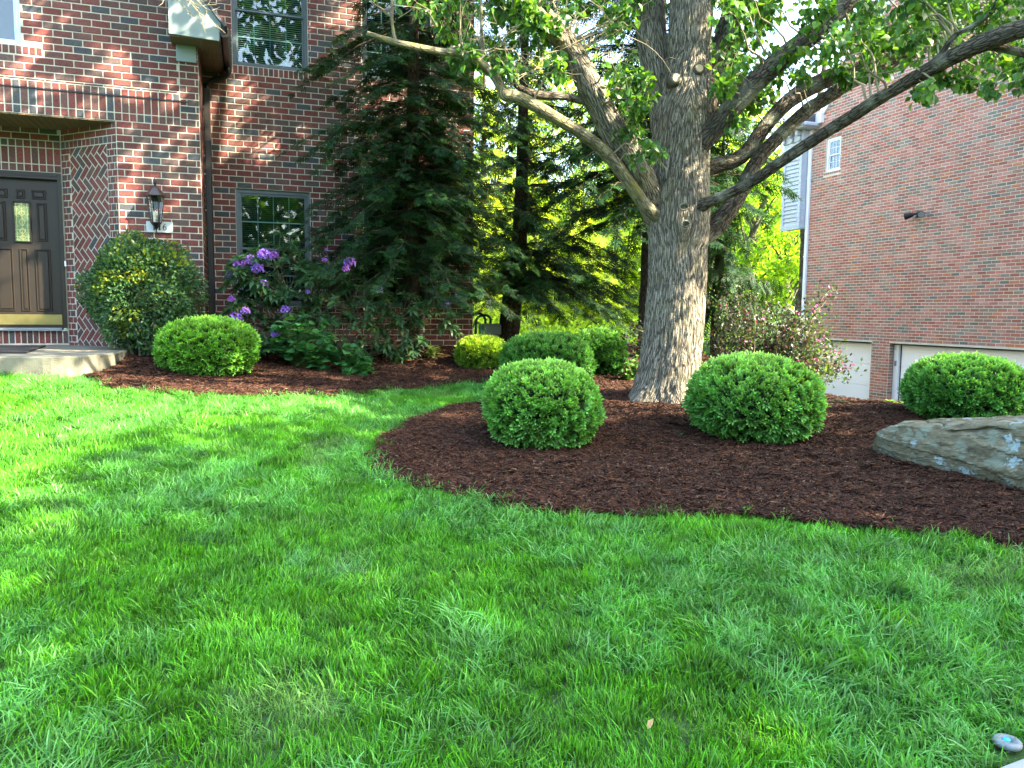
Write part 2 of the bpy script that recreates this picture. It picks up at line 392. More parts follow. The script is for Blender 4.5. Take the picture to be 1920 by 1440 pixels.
def inside(X, Y, poly):
    X = np.asarray(X); Y = np.asarray(Y); r = np.zeros(X.shape, bool); n = len(poly); j = n-1
    for i in range(n):
        xi, yi = poly[i]; xj, yj = poly[j]
        c = ((yi > Y) != (yj > Y)) & (X < (xj-xi)*(Y-yi)/(yj-yi+1e-12)+xi); r ^= c; j = i
    return r
def polydist(X, Y, poly):
    d = np.full(X.shape, 1e9)
    for i in range(len(poly)):
        a = poly[i-1]; b = poly[i]; ab = b-a; L = ab@ab+1e-12
        t = np.clip(((X-a[0])*ab[0]+(Y-a[1])*ab[1])/L, 0, 1)
        d = np.minimum(d, np.hypot(X-a[0]-t*ab[0], Y-a[1]-t*ab[1]))
    return d
def sheet(name, xs, ys, zf, keep, m, **kw):
    XX, YY = np.meshgrid(xs, ys, indexing='ij'); ZZ = zf(XX, YY); nx, ny = XX.shape
    i = np.arange(nx-1)[:, None]; j = np.arange(ny-1)[None, :]
    Q = np.stack([i*ny+j, (i+1)*ny+j, (i+1)*ny+j+1, i*ny+j+1], -1).reshape(-1, 4)
    cx = (XX[:-1, :-1]+XX[1:, 1:]).ravel()/2; cy = (YY[:-1, :-1]+YY[1:, 1:]).ravel()/2
    if keep is not None: Q = Q[keep(cx, cy)]
    V = np.stack([XX, YY, ZZ], -1).reshape(-1, 3)
    us, inv = np.unique(Q, return_inverse=True)
    me = mesh_np(name, V[us], [inv.reshape(-1, 4)], smooth=True)
    o = link(name, me, m); o['kind'] = 'structure'; return o
def axis(lo, hi, near0, near1, st):
    a = list(np.arange(near0, near1, st)); x = near0; s = st
    while x > lo: s *= 1.35; x -= s; a.insert(0, x)
    x = a[-1]; s = st
    while x < hi: s *= 1.35; x += s; a.append(x)
    return np.array(a)
# lawn soil under the grass: green-brown
M_lawn = mat('lawn_thatch', (.028, .075, .012), .95, noise=.4, nscale=14, bump=.8, bscale=120)
M_yard = mat('back_yard_ground', (.05, .10, .02), .95, noise=.5, nscale=3, bump=.8, bscale=60)
sheet('ground', axis(-320, 320, -9, 10, .16), axis(-60, 420, -2, 24, .16), lambda X, Y: terrain(X, Y)-.02, None, M_lawn)
bedmask = lambda X, Y: (~inside(X, Y, LAWN)) & (X > -7) & (X < 7.5) & (Y > 3) & (Y < 14.5)
def m_mulch():
    m, n, l, b = newmat('mulch_base'); g = n.new('ShaderNodeNewGeometry')
    t = n.new('ShaderNodeTexNoise'); t.inputs['Scale'].default_value = 60; t.inputs['Detail'].default_value = 8; l.new(g.outputs['Position'], t.inputs['Vector'])
    c = n.new('ShaderNodeValToRGB'); c.color_ramp.elements[0].position = .35; c.color_ramp.elements[0].color = (.006, .003, .002, 1); c.color_ramp.elements[1].position = .7; c.color_ramp.elements[1].color = (.04, .015, .009, 1)
    l.new(t.outputs[0], c.inputs[0]); l.new(c.outputs[0], b.inputs['Base Color']); b.inputs['Roughness'].default_value = .95
    bp = n.new('ShaderNodeBump'); bp.inputs['Strength'].default_value = 1; bp.inputs['Distance'].default_value = .02; l.new(t.outputs[0], bp.inputs['Height']); l.new(bp.outputs[0], b.inputs['Normal']); return m
sheet('mulch_bed', np.arange(-7, 7.5, .06), np.arange(3, 14.5, .06), lambda X, Y: terrain(X, Y)+.006+.012*vnoise(X*9, Y*9, 5), bedmask, m_mulch())
sheet('driveway', np.arange(4.2, 13, .25), np.arange(8.0, 22, .25), lambda X, Y: np.full(X.shape, -1.235), lambda X, Y: terrain(X, Y) < -1.22, M_asphalt)

def gn_scatter(name, label, cat, pts, rot, scl, idx, protos, m=None):
    me = bpy.data.meshes.new(name); me.vertices.add(len(pts)); me.vertices.foreach_set('co', np.asarray(pts, np.float32).ravel())
    a = me.attributes.new('rot', 'FLOAT_VECTOR', 'POINT'); a.data.foreach_set('vector', np.asarray(rot, np.float32).ravel())
    a = me.attributes.new('scl', 'FLOAT', 'POINT'); a.data.foreach_set('value', np.asarray(scl, np.float32))
    a = me.attributes.new('idx', 'INT', 'POINT'); a.data.foreach_set('value', np.asarray(idx, np.int32))
    o = bpy.data.objects.new(name, me); COL.objects.link(o)
    thing(o, label, cat); o['kind'] = 'stuff'
    cl = bpy.data.collections.new(name+'_pieces')
    for k, (pm, mt) in enumerate(protos):
        pm.materials.append(mt); po = bpy.data.objects.new('%s_piece_%02d' % (name, k), pm); cl.objects.link(po)
    ng = bpy.data.node_groups.new(name, 'GeometryNodeTree')
    ng.interface.new_socket('Geometry', in_out='INPUT', socket_type='NodeSocketGeometry'); ng.interface.new_socket('Geometry', in_out='OUTPUT', socket_type='NodeSocketGeometry')
    N = ng.nodes; L = ng.links; gi = N.new('NodeGroupInput'); go = N.new('NodeGroupOutput'); ip = N.new('GeometryNodeInstanceOnPoints')
    ci = N.new('GeometryNodeCollectionInfo'); ci.inputs['Collection'].default_value = cl; ci.inputs['Separate Children'].default_value = True; ci.inputs['Reset Children'].default_value = True
    def at(nm, ty):
        q = N.new('GeometryNodeInputNamedAttribute'); q.data_type = ty; q.inputs['Name'].default_value = nm
        return [x for x in q.outputs if x.enabled and x.name == 'Attribute'][0]
    L.new(gi.outputs[0], ip.inputs['Points']); L.new(ci.outputs[0], ip.inputs['Instance']); ip.inputs['Pick Instance'].default_value = True
    L.new(at('idx', 'INT'), ip.inputs['Instance Index']); L.new(at('rot', 'FLOAT_VECTOR'), ip.inputs['Rotation']); L.new(at('scl', 'FLOAT'), ip.inputs['Scale'])
    L.new(ip.outputs[0], go.inputs[0])
    md = o.modifiers.new('scatter', 'NODES'); md.node_group = ng
    return o

# grass tufts
def tuft(seed, n, R, hmin, hmax, wid, lean, cols, flop=.6):
    r = np.random.default_rng(seed); V = []; C = []; T = []; Q = []
    rad = R*np.sqrt(r.random(n)); th = r.random(n)*6.283
    base = np.stack([rad*np.cos(th), rad*np.sin(th), np.full(n, -.01)], -1)
    h = hmin+(hmax-hmin)*r.random(n); az = r.random(n)*6.283
    bend = lean+flop*r.random(n)**1.5
    dirv = np.stack([np.cos(az), np.sin(az), np.zeros(n)], -1)+np.array([.5, 0, 0]); wv = np.stack([-dirv[:, 1], dirv[:, 0], np.zeros(n)], -1); wv /= np.linalg.norm(wv, axis=1)[:, None]
    tw = r.normal(0, .5, n)[:, None]; wv = wv*np.cos(tw)+np.array([0, 0, 1])*np.sin(tw)*.3
    ww = wid*(.6+.8*r.random(n)); c = np.array(cols)[r.integers(0, len(cols), n)]*(.75+.5*r.random(n))[:, None]
    vs = []; cs = []
    for k, t in enumerate((0, .4, .75)):
        ctr = base+np.array([0, 0, 1.])*(h*t*(1-.35*bend*t))[:, None]+dirv*(h*bend*t*t)[:, None]
        w = ww*(1-.45*t*t)
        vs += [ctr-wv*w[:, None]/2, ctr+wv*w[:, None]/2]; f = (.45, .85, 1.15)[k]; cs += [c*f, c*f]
    tip = base+np.array([0, 0, 1.])*(h*(1-.35*bend))[:, None]+dirv*(h*bend)[:, None]; vs.append(tip); cs.append(c*1.6)  # tip colour brightened to stand for highlights on the blades
    V = np.stack(vs, 1).reshape(-1, 3); C = np.stack(cs, 1).reshape(-1, 3); o = (np.arange(n)*7)[:, None]
    Q = np.concatenate([o+[0, 1, 3, 2], o+[2, 3, 5, 4]]); T = o+[4, 5, 6]
    return mesh_np('grass_tuft', V, [Q, T], C)
YG = [(.062, .245, .012), (.046, .195, .010), (.085, .29, .014), (.034, .155, .012), (.072, .24, .016)]
BG = [(.068, .235, .036), (.055, .20, .028), (.088, .28, .055), (.046, .185, .018), (.12, .32, .09)]
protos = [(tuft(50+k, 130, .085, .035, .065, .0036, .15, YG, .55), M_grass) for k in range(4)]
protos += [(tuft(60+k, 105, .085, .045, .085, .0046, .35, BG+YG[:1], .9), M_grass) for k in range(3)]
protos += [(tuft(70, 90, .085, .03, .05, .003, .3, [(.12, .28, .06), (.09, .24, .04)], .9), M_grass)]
def jgrid(x0, x1, y0, y1, st):
    a, b = np.meshgrid(np.arange(x0, x1, st), np.arange(y0, y1, st)); a = a.ravel(); b = b.ravel()
    return a+rng.uniform(-.5, .5, len(a))*st, b+rng.uniform(-.5, .5, len(b))*st
X, Y = jgrid(-7.2, 7.0, .6, 9.8, .079)
ok = inside(X, Y, LAWN) & (np.abs(X) < .75*Y+3.2)
# grass hangs a little over the bed edge
X = X[ok]; Y = Y[ok]; n = len(X)
spk = G(1888, 1402); q0 = G(1862, 1442); q1 = G(1925, 1419)
k_ = (np.hypot(X-spk[0], Y-spk[1]) > .085) & ~((Y < q0[1]+(q1[1]-q0[1])*(X-q0[0])/(q1[0]-q0[0])+.05) & (X > q0[0]-.1)); X = X[k_]; Y = Y[k_]; n = len(X)
pn = .6*vnoise(X*1.3+5, Y*1.1, 1)+.4*vnoise(X*3.5, Y*3.5, 2)
idx = np.where(pn > .56+.34*(rng.random(n)-.5), rng.integers(4, 7, n), rng.integers(0, 4, n)); idx = np.where((vnoise(X*1.7, Y*1.7, 8) > .82), 7, idx)
ang = 6.283*vnoise(X*1.5, Y*1.5, 6)*1.6+rng.normal(0, 1.1, n)
rot = np.stack([rng.normal(0, .24, n), rng.normal(0, .24, n), ang], -1)
ed = polydist(X, Y, LAWN)
scl = (.80+.45*rng.random(n))*(.80+.30*vnoise(X*2.2, Y*2.2, 9)+.32*vnoise(X*6.5, Y*6.5, 14))*np.where(ed < .1, .9, 1)
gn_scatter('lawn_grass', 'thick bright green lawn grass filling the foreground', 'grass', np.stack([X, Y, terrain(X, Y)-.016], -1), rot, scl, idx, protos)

# mulch shreds
def chips(seed, n, R, cols, lmin=.02, lmax=.095):
    r = np.random.default_rng(seed); rad = R*np.sqrt(r.random(n)); th = r.random(n)*6.283
    L = lmin+(lmax-lmin)*r.random(n)**1.6; W = .004+.008*r.random(n); H = .003+.004*r.random(n)
    tv = np.array([[0, -.5, 0], [-.5, -.1, 0], [.5, -.15, 0], [0, .02, 1], [0, .5, .2], [-.35, .3, .0], [.4, .25, 0]])
    tf = [np.array([[0, 2, 3], [0, 3, 1], [1, 3, 5], [2, 6, 3], [5, 3, 4], [3, 6, 4]])]
    d = np.stack([np.cos(th), np.sin(th), np.zeros(n)], -1); a2 = r.random(n)*6.283
    d = np.stack([np.cos(a2), np.sin(a2), r.normal(0, .28, n)], -1)
    loc = np.stack([rad*np.cos(th), rad*np.sin(th), r.random(n)*.022], -1)
    c = np.array(cols)[r.integers(0, len(cols), n)]*(.5+1.0*r.random(n))[:, None]
    V, Fs, C = scatter(tv, tf, np.ones((7, 3)), loc, rotmats(d, roll=r.normal(0, .5, n)), np.stack([W, L, H], -1), c)
    return mesh_np('mulch_shreds', V, Fs, C)
def attrmat(name, rough=.85):
    m, n, l, b = newmat(name); a = n.new('ShaderNodeAttribute'); a.attribute_name = 'Col'; l.new(a.outputs['Color'], b.inputs['Base Color']); b.inputs['Roughness'].default_value = rough; b.inputs['Specular IOR Level'].default_value = .25; return m
M_chip = attrmat('shredded_mulch')
MC = [(.046, .017, .008), (.029, .011, .006), (.070, .026, .011), (.016, .007, .004), (.058, .030, .016)]
mp_ = [(chips(80+k, 200, .11, MC), M_chip) for k in range(5)]+[(chips(90, 190, .11, MC+[(.16, .10, .06)]), M_chip)]
X, Y = jgrid(-6.8, 7.2, 3.2, 13.8, .073)
stoop_poly = None
ok = bedmask(X, Y) & (np.abs(X) < .74*Y+2.2)
cy = np.interp(X, CRX, CRY); ok &= ~((X > 2.4) & (Y > cy+1.3))
s_ = (X-OH[0])*U2[0]+(Y-OH[1])*U2[1]; t_ = (X-OH[0])*V2[0]+(Y-OH[1])*V2[1]
ok &= ~(((s_ < .08) & (t_ > -.02)) | ((s_ < 3.9) & (t_ > .98)))
X = X[ok]; Y = Y[ok]; n = len(X)
rot = np.stack([rng.normal(0, .1, n), rng.normal(0, .1, n), rng.random(n)*6.283], -1)
gn_scatter('bark_mulch', 'dark reddish brown shredded bark mulch covering the planting beds', 'mulch', np.stack([X, Y, terrain(X, Y)+.008], -1), rot, .8+.4*rng.random(n), rng.integers(0, 6, n), mp_)

# ------------------------------------------------------------------ brickwork
def fill(a0, a1, z0, z1, L, C, opens=(), off=0.0, jo=.0125, zref=None):
    """running bond rectangles clipped to the region minus openings"""
    zref = z0 if zref is None else zref; out = []
    k0 = int(math.floor((z0-zref)/C+1e-6)); k = k0
    while zref+k*C < z1-.015:
        zb = max(zref+k*C, z0); zt = min(zref+(k+1)*C, z1)
        if zt-zb > .025:
            iv = [(a0, a1)]
            for (o0, o1, p0, p1) in opens:
                if p0 < zt-.015 and p1 > zb+.015:
                    nv = []
                    for (p, q) in iv:
                        if o1 <= p or o0 >= q: nv.append((p, q)); continue
                        if o0 > p: nv.append((p, o0))
                        if o1 < q: nv.append((o1, q))
                    iv = nv
            for (p, q) in iv:
                ph = off+(L/2 if k % 2 else 0)
                i = math.floor((p-ph)/L)
                while ph+i*L < q:
                    x0 = max(ph+i*L, p); x1 = min(ph+(i+1)*L, q); i += 1
                    if x1-x0 > .03: out.append((x0+jo/2, x1-jo/2, zb+jo/2, zt-jo/2))
        k += 1
    return out
def row(a0, a1, z0, z1, W, jo=.0125):
    n = max(1, round((a1-a0)/W)); W = (a1-a0)/n
    return [(a0+i*W+jo/2, a0+(i+1)*W-jo/2, z0+jo/2, z1-jo/2) for i in range(n)]
def plate(mb, fr, a0, a1, z0, z1, opens, th=.2):
    xs = sorted({a0, a1, *[o[0] for o in opens], *[o[1] for o in opens]}); zs = sorted({z0, z1, *[o[2] for o in opens], *[o[3] for o in opens]})
    xs = [x for x in xs if a0 <= x <= a1]; zs = [z for z in zs if z0 <= z <= z1]
    for i in range(len(xs)-1):
        run = None
        for j in range(len(zs)-1):
            cx = (xs[i]+xs[i+1])/2; cz = (zs[j]+zs[j+1])/2
            hole = any(o[0] < cx < o[1] and o[2] < cz < o[3] for o in opens)
            if not hole:
                if run is None: run = [zs[j], zs[j+1]]
                else: run[1] = zs[j+1]
            if hole or j == len(zs)-2:
                if run: mb.box(xs[i], xs[i+1], 0, th, run[0], run[1], M=fr); run = None
def frame_fn(o, ang):
    c, s = math.cos(ang), math.sin(ang)
    def f(V):
        V = np.asarray(V, float); return np.stack([o[0]+c*V[:, 0]-s*V[:, 1], o[1]+s*V[:, 0]+c*V[:, 1], V[:, 2]], -1)
    return f
class Wall:
    show = staticmethod(lambda px, py: True)
    """brick wall in house coordinates: a runs along the wall, local y goes into it"""
    def __init__(s, o, ang): s.o = o; s.ang = ang; s.fr = frame_fn(o, ang); s.rects = []; s.polys = []
BRK = {}
def brick_mesh(L, H, D=.040, b=.004):
    k = (round(L, 3), round(H, 3))
    if k not in BRK:
        m = MB(); m.bbox(-L/2, L/2, -.006, D, -H/2, H/2, b); BRK[k] = m.mesh('brick'); BRK[k].materials.append(M_brick_o)
    return BRK[k]
def lay(house, HO, walls, palette, wts, L, C, nmax=300):
    """walls: list of (part object, Wall). the bricks that show largest become objects, the rest one part per wall"""
    cand = []; cA, sA = math.cos(AH), math.sin(AH)
    for wi, (po, w) in enumerate(walls):
        for r in w.rects:
            c = w.fr(np.array([[(r[0]+r[1])/2, 0, (r[2]+r[3])/2]]))[0]
            wx = HO[0]+cA*c[0]-sA*c[1]; wy = HO[1]+sA*c[0]+cA*c[1]
            q = np.array([wx, wy, c[2]])-CAMP; z = q@_w; px = 960+F*(q@RGT)/z; py = 720-F*(q@UPV)/z
            vis = (0 < px < 1920) and (0 < py < 1440) and not r[4:]
            cand.append((-(r[1]-r[0])*(r[3]-r[2])/z**2 if vis and w.show(px, py) else 1, wi, r))
    order = sorted(range(len(cand)), key=lambda i: cand[i][0])
    single = {i for i in order[:nmax] if cand[i][0] < 0}
    rest = {}; r2 = np.random.default_rng(5)
    for i, (sc, wi, r) in enumerate(cand):
        po, w = walls[wi]; col = np.array(palette[r2.choice(len(palette), p=wts)])*(.82+.36*r2.random())
        Lr, Hr = r[1]-r[0], r[3]-r[2]; ca, cz = (r[0]+r[1])/2, (r[2]+r[3])/2; pr = r2.normal(0, .0012)
        if i in single:
            std = min([(abs(Lr-L_)+abs(Hr-H_), L_, H_) for (L_, H_) in ((L-.01, C-.01), (L/2-.01, C-.01), (C-.01, L-.01), (.0677-.01, .17-.01))])
            me = brick_mesh(std[1], std[2]); o = bpy.data.objects.new('brick', me); COL.objects.link(o); o.parent = po
            p = w.fr(np.array([[ca, pr, cz]]))[0]; o.location = p; o.rotation_euler = (0, r2.normal(0, .003), w.ang+r2.normal(0, .003)); o.scale = (Lr/std[1], 1, Hr/std[2]); o.color = (*col, 1)
        else:
            mb = rest.setdefault(wi, MB())
            mb.fbox(ca-Lr/2, ca+Lr/2, -.006+pr, .02, cz-Hr/2, cz+Hr/2, .004, M=w.fr, col=col)
    for wi, (po, w) in enumerate(walls):
        for poly in w.polys:
            col = np.array(palette[r2.choice(len(palette), p=wts)])*(.82+.36*r2.random())
            rest.setdefault(wi, MB()).prism(poly, -.006, .03, M=w.fr, col=col)
    for wi, mb in rest.items(): link('brick_courses', mb.mesh('brick_courses'), M_brick_a, walls[wi][0], stuff=True)

# ------------------------------------------------------------------ left house
LH = empty('brick_house', 'dark red brick house with cream mortar and a recessed dark front door, at the left', 'house', (OH[0], OH[1], 0))
LH.rotation_euler = (0, 0, AH)
L, C = .2032, .0813
def local(o): o.parent = LH; return o
PAL = [(.140, .040, .033), (.118, .042, .034), (.100, .050, .042), (.078, .052, .046), (.050, .054, .058)]; PW = [.30, .27, .22, .14, .07]
SC0 = .08            # corner of the projecting front
# projecting front wall
wA = Wall((0, 0), 0.0); opA = [(-3.4, -.86, .6, 3.742), (-2.65, -1.815, 4.5, 5.9)]
Z0, Z1 = .86, 6.6
wA.rects = fill(-4.2, -.14, 4.122, Z1, L, C, opA+[(-2.75, -1.6, 4.38, 4.5)], zref=3.742, off=.04) + fill(-.14, SC0, .86+.013, 3.742, L, C, [], zref=3.742-C*60, off=.04)
wA.rects += fill(-.86, -.14, .873, 3.742, L, C, [], zref=3.742-C*60, off=.04)
wA.rects += fill(-.14, SC0, 3.742, Z1, L, C, [], zref=3.742, off=.04) + fill(-4.2, -3.4, .873, 3.742, L, C, [], zref=3.742-C*60, off=.04)
wA.rects += row(-4.2, -.14, 3.742, 3.838, C) + row(-4.2, -.14, 3.838, 4.036, C) + row(-4.2, -.14, 4.036, 4.122, C)
wA.rects += row(-2.75, -1.6, 4.40, 4.5, .0677)
# merge the seam at a=-.14 of the lower field by filling it in one go
wA.rects = [r for r in wA.rects if not (r[3] < 3.742 and r[0] > -.87 and r[1] < SC0+.01)] + fill(-.86, SC0, .873, 3.742, L, C, [], zref=3.742-C*60, off=.03)
mb = MB(); plate(mb, wA.fr, -4.2, SC0, .6, Z1, opA)
oA = link('front_wall', mb.mesh('front_wall'), M_mortar, LH)
# thin black strip for the shelf's shadow line above the soldier course
mb = MB(); mb.box(-4.2, -.05, -.016, .02, 4.028, 4.040); link('shelf_shadow', mb.mesh('shelf_shadow'), M_black, LH)
# return wall
wR = Wall((SC0, 0), math.pi/2); wR.rects = fill(0.0, 1.0, .873, 4.75, L, C, zref=3.742-C*60, off=-.06)
mb = MB(); plate(mb, wR.fr, 0.002, 1.0, .6, 4.9, []); oR = link('return_wall', mb.mesh('return_wall'), M_mortar, LH)
# main front wall
wB = Wall((0, 1.0), 0.0)
opB = [(.47, 1.47, 1.55, 3.173), (.47, 1.47, 4.83, 6.344), (2.23, 3.23, 1.55, 3.173), (2.23, 3.23, 4.83, 6.344)]
sills = [(.47, 1.47, 4.7176, 4.83), (2.23, 3.23, 4.7176, 4.83), (.47, 1.47, 1.4656, 1.55), (2.23, 3.23, 1.4656, 1.55)]
wB.rects = fill(SC0, 3.9, .873, 7.2, L, C, opB+sills, zref=3.742-C*60, off=-.02)
for s_1 in sills: wB.rects += row(*s_1, .0677)
mb = MB(); plate(mb, wB.fr, SC0+.002, 3.9, .6, 7.2, opB); oB = link('main_wall', mb.mesh('main_wall'), M_mortar, LH)
# right end wall, hidden from the front but seen from a step aside
wE = Wall((3.9, 1.0), math.pi/2); wE.rects = fill(0.0, 2.4, .873, 7.2, L, C, zref=3.742-C*60)
mb = MB(); plate(mb, wE.fr, 0.2, 9.0, .6, 7.2, []); oE = link('end_wall', mb.mesh('end_wall'), M_mortar, LH)
# splayed side of the porch with herringbone panel
aS = -math.pi/4; SL = 1.035; wS = Wall((-.86-SL*math.cos(aS), 0-SL*math.sin(aS)), aS)
hb = (.17, .86, 1.0, 3.49)
wS.rects = fill(0, SL, 3.58, 3.742, L, C, zref=3.742-C*2, off=.05) + row(0, SL, 3.49, 3.58, C)
wS.rects += fill(0, .17, .98, 3.49, .095, C, zref=3.742-C*60) + fill(.86, SL, .98, 3.49, .0875, C, zref=3.742-C*60, off=.86)
def clip(poly, x0, x1, z0, z1):
    for ax, lim, sg in ((0, x0, 1), (0, x1, -1), (1, z0, 1), (1, z1, -1)):
        out = []
        for i in range(len(poly)):
            p, q = poly[i-1], poly[i]; a = sg*(p[ax]-lim); b = sg*(q[ax]-lim)
            if a >= 0: out.append(p)
            if (a < 0) != (b < 0): t = a/(a-b); out.append((p[0]+t*(q[0]-p[0]), p[1]+t*(q[1]-p[1])))
        poly = out
        if len(poly) < 3: return []
    return poly
r_2 = 1/math.sqrt(2); j = .0095
for n_ in range(-50, 50):
    for m_ in range(-25, 25):
        for kind in (0, 1):
            x0, y0 = n_*C+m_*L, n_*C-m_*L
            if kind == 0: R4 = [(x0+j, y0+j), (x0+L-j, y0+j), (x0+L-j, y0+C-j), (x0+j, y0+C-j)]
            else: R4 = [(x0+L+j, y0+C-L+j), (x0+L+C-j, y0+C-L+j), (x0+L+C-j, y0+C-j), (x0+L+j, y0+C-j)]
            pl = [((x+y)*r_2+.5, (y-x)*r_2+2.2) for x, y in R4]
            pl = [(p[0], p[1]) for p in pl]
            pl = clip(pl, hb[0]+.008, hb[1]-.006, hb[2], hb[3]-.008)
            if len(pl) >= 3:
                ar = .5*sum(pl[i-1][0]*pl[i][1]-pl[i][0]*pl[i-1][1] for i in range(len(pl)))
                if abs(ar) > .0004: wS.polys.append(pl if ar > 0 else pl[::-1])
mb = MB(); plate(mb, wS.fr, 0, SL-.004, .6, 3.738, []); oS = link('porch_side_wall', mb.mesh('porch_side_wall'), M_mortar, LH)
# door wall
wD = Wall((0, .732), 0.0); opD = [(-2.55, -1.62, 1.20, 3.14)]
wD.rects = fill(-3.4, -1.60, 3.58, 3.742, L, C, zref=3.742-C*2, off=.1) + row(-3.4, -1.60, 3.49, 3.58, C) + row(-3.4, -1.60, 3.285, 3.49, C) + row(-3.4, -1.60, 3.19, 3.285, C)
wD.rects += row(-2.60, -1.60, 1.035, 1.205, .0677) + fill(-3.4, -2.60, .98, 3.19, L, C, zref=3.742-C*60)
mb = MB(); plate(mb, wD.fr, -3.4, -1.60, .6, 3.742, opD); oD = link('door_wall', mb.mesh('door_wall'), M_mortar, LH)
mb = MB(); mb.box(-3.4, -3.36, .0, .74, .6, 3.742); link('porch_jamb', mb.mesh('porch_jamb'), M_mortar, LH)
lay(LH, OH, [(oA, wA), (oR, wR), (oB, wB), (oE, wE), (oS, wS), (oD, wD)], PAL, PW, L, C)
# porch ceiling boards
mb = MB()
for i in range(32): mb.bbox(-3.4+i*.08, -3.4+(i+1)*.08-.004, .004, .728, 3.722, 3.744, .003)
link('porch_ceiling', mb.mesh('porch_ceiling'), M_soffit, LH)
# door
def fr4(mb, x0, x1, z0, z1, w, y0, y1, wt=None, b=.003):
    mb.bbox(x0, x0+w, y0, y1, z0, z1, b); mb.bbox(x1-w, x1, y0, y1, z0, z1, b)
    mb.bbox(x0+w, x1-w, y0+.001, y1-.001, z1-w, z1, b); mb.bbox(x0+w, x1-w, y0+.001, y1-.001, z0, z0+w, b)
mb = MB(); fr4(mb, -2.56, -1.605, 1.235, 3.185, .045, .70, .80); mb.bbox(-2.56, -1.605, .695, .74, 3.10, 3.14, .004)
link('door_frame', mb.mesh('door_frame'), M_doorp, LH)
mb = MB(); mb.box(-2.515, -1.65, .765, .80, 1.245, 3.14)
door = link('door', mb.mesh('door'), M_doorp, LH)
cx = -2.07
panels = [(-2.335-.05, -2.21, 2.855, 2.97), (-2.12, -2.02, 2.855, 2.97), (-1.95, -1.79, 2.855, 2.97), (-2.36, -2.24, 2.33, 2.81), (-1.905, -1.79, 2.33, 2.81),
          (-2.38, -2.185, 1.45, 2.235), (-2.115, -2.015, 1.45, 2.235), (-1.945, -1.77, 1.45, 2.235)]
for (x0, x1, z0, z1) in panels:
    mb = MB(); w = .016
    fr4(mb, x0, x1, z0, z1, w, .753, .768, b=.005); mb.bbox(x0+w+.008, x1-w-.008, .755, .767, z0+w+.008, z1-w-.008, .009)
    link('panel', mb.mesh('panel'), M_doorp, door)
mb = MB(); fr4(mb, -2.165, -1.965, 2.31, 2.82, .02, .745, .768, b=.005); gf = link('glass_frame', mb.mesh('glass_frame'), M_doorp, door)
mb = MB(); mb.box(-2.147, -1.983, .756, .762, 2.328, 2.802); link('glass', mb.mesh('glass'), mat('leaded_glass', (.13, .20, .10), .12, spec=.8, noise=.8, nscale=28), door)  # mottled yellow-green base colour stands for reflections in the glass
mb = MB(); zc = 2.565; gx = (-2.147, -1.983)
def came(p, q, w=.005): mb.tube([(p[0], .753, p[1]), (q[0], .753, q[1])], [w, w], 5)
for x in (-2.125, -2.065, -2.005): came((x, 2.33), (x, 2.80), .0032)
for z in (2.38, 2.47, 2.66, 2.75): came((-2.147, z), (-1.983, z), .0028)
for z0, h in ((zc, .055), (zc+.11, .04), (zc-.11, .04), (zc+.19, .03), (zc-.19, .03)):
    for sx in (-1, 1):
        came((-2.065, z0+h), (-2.065+sx*.035, z0), .004); came((-2.065+sx*.035, z0), (-2.065, z0-h), .004)
link('lead_pattern', mb.mesh('lead_pattern'), mat('came_brass', (.50, .48, .20), .35, metal=.4), door)
mb = MB(); mb.bbox(-2.50, -1.668, .752, .763, 1.275, 1.408, .002)
kp = link('kick_plate', mb.mesh('kick_plate'), M_brass, door)
mb = MB()
for x in np.arange(-2.48, -1.67, .115):
    for z in (1.285, 1.398): mb.lathe([(0, .75), (.004, .7505), (.004, .753)], 8, M=lambda V, x=x, z=z: np.stack([V[:, 0]+x, V[:, 2], V[:, 1]+z], -1))
link('screws', mb.mesh('screws'), M_brass, door)
mb = MB(); mb.bbox(-2.56, -1.66, .66, .78, 1.207, 1.240, .004); link('threshold', mb.mesh('threshold'), M_greyp, LH)
mb = MB(); mb.bbox(-1.598, -1.582, .66, .69, 2.02, 2.09, .003); link('doorbell', mb.mesh('doorbell'), M_white, LH)

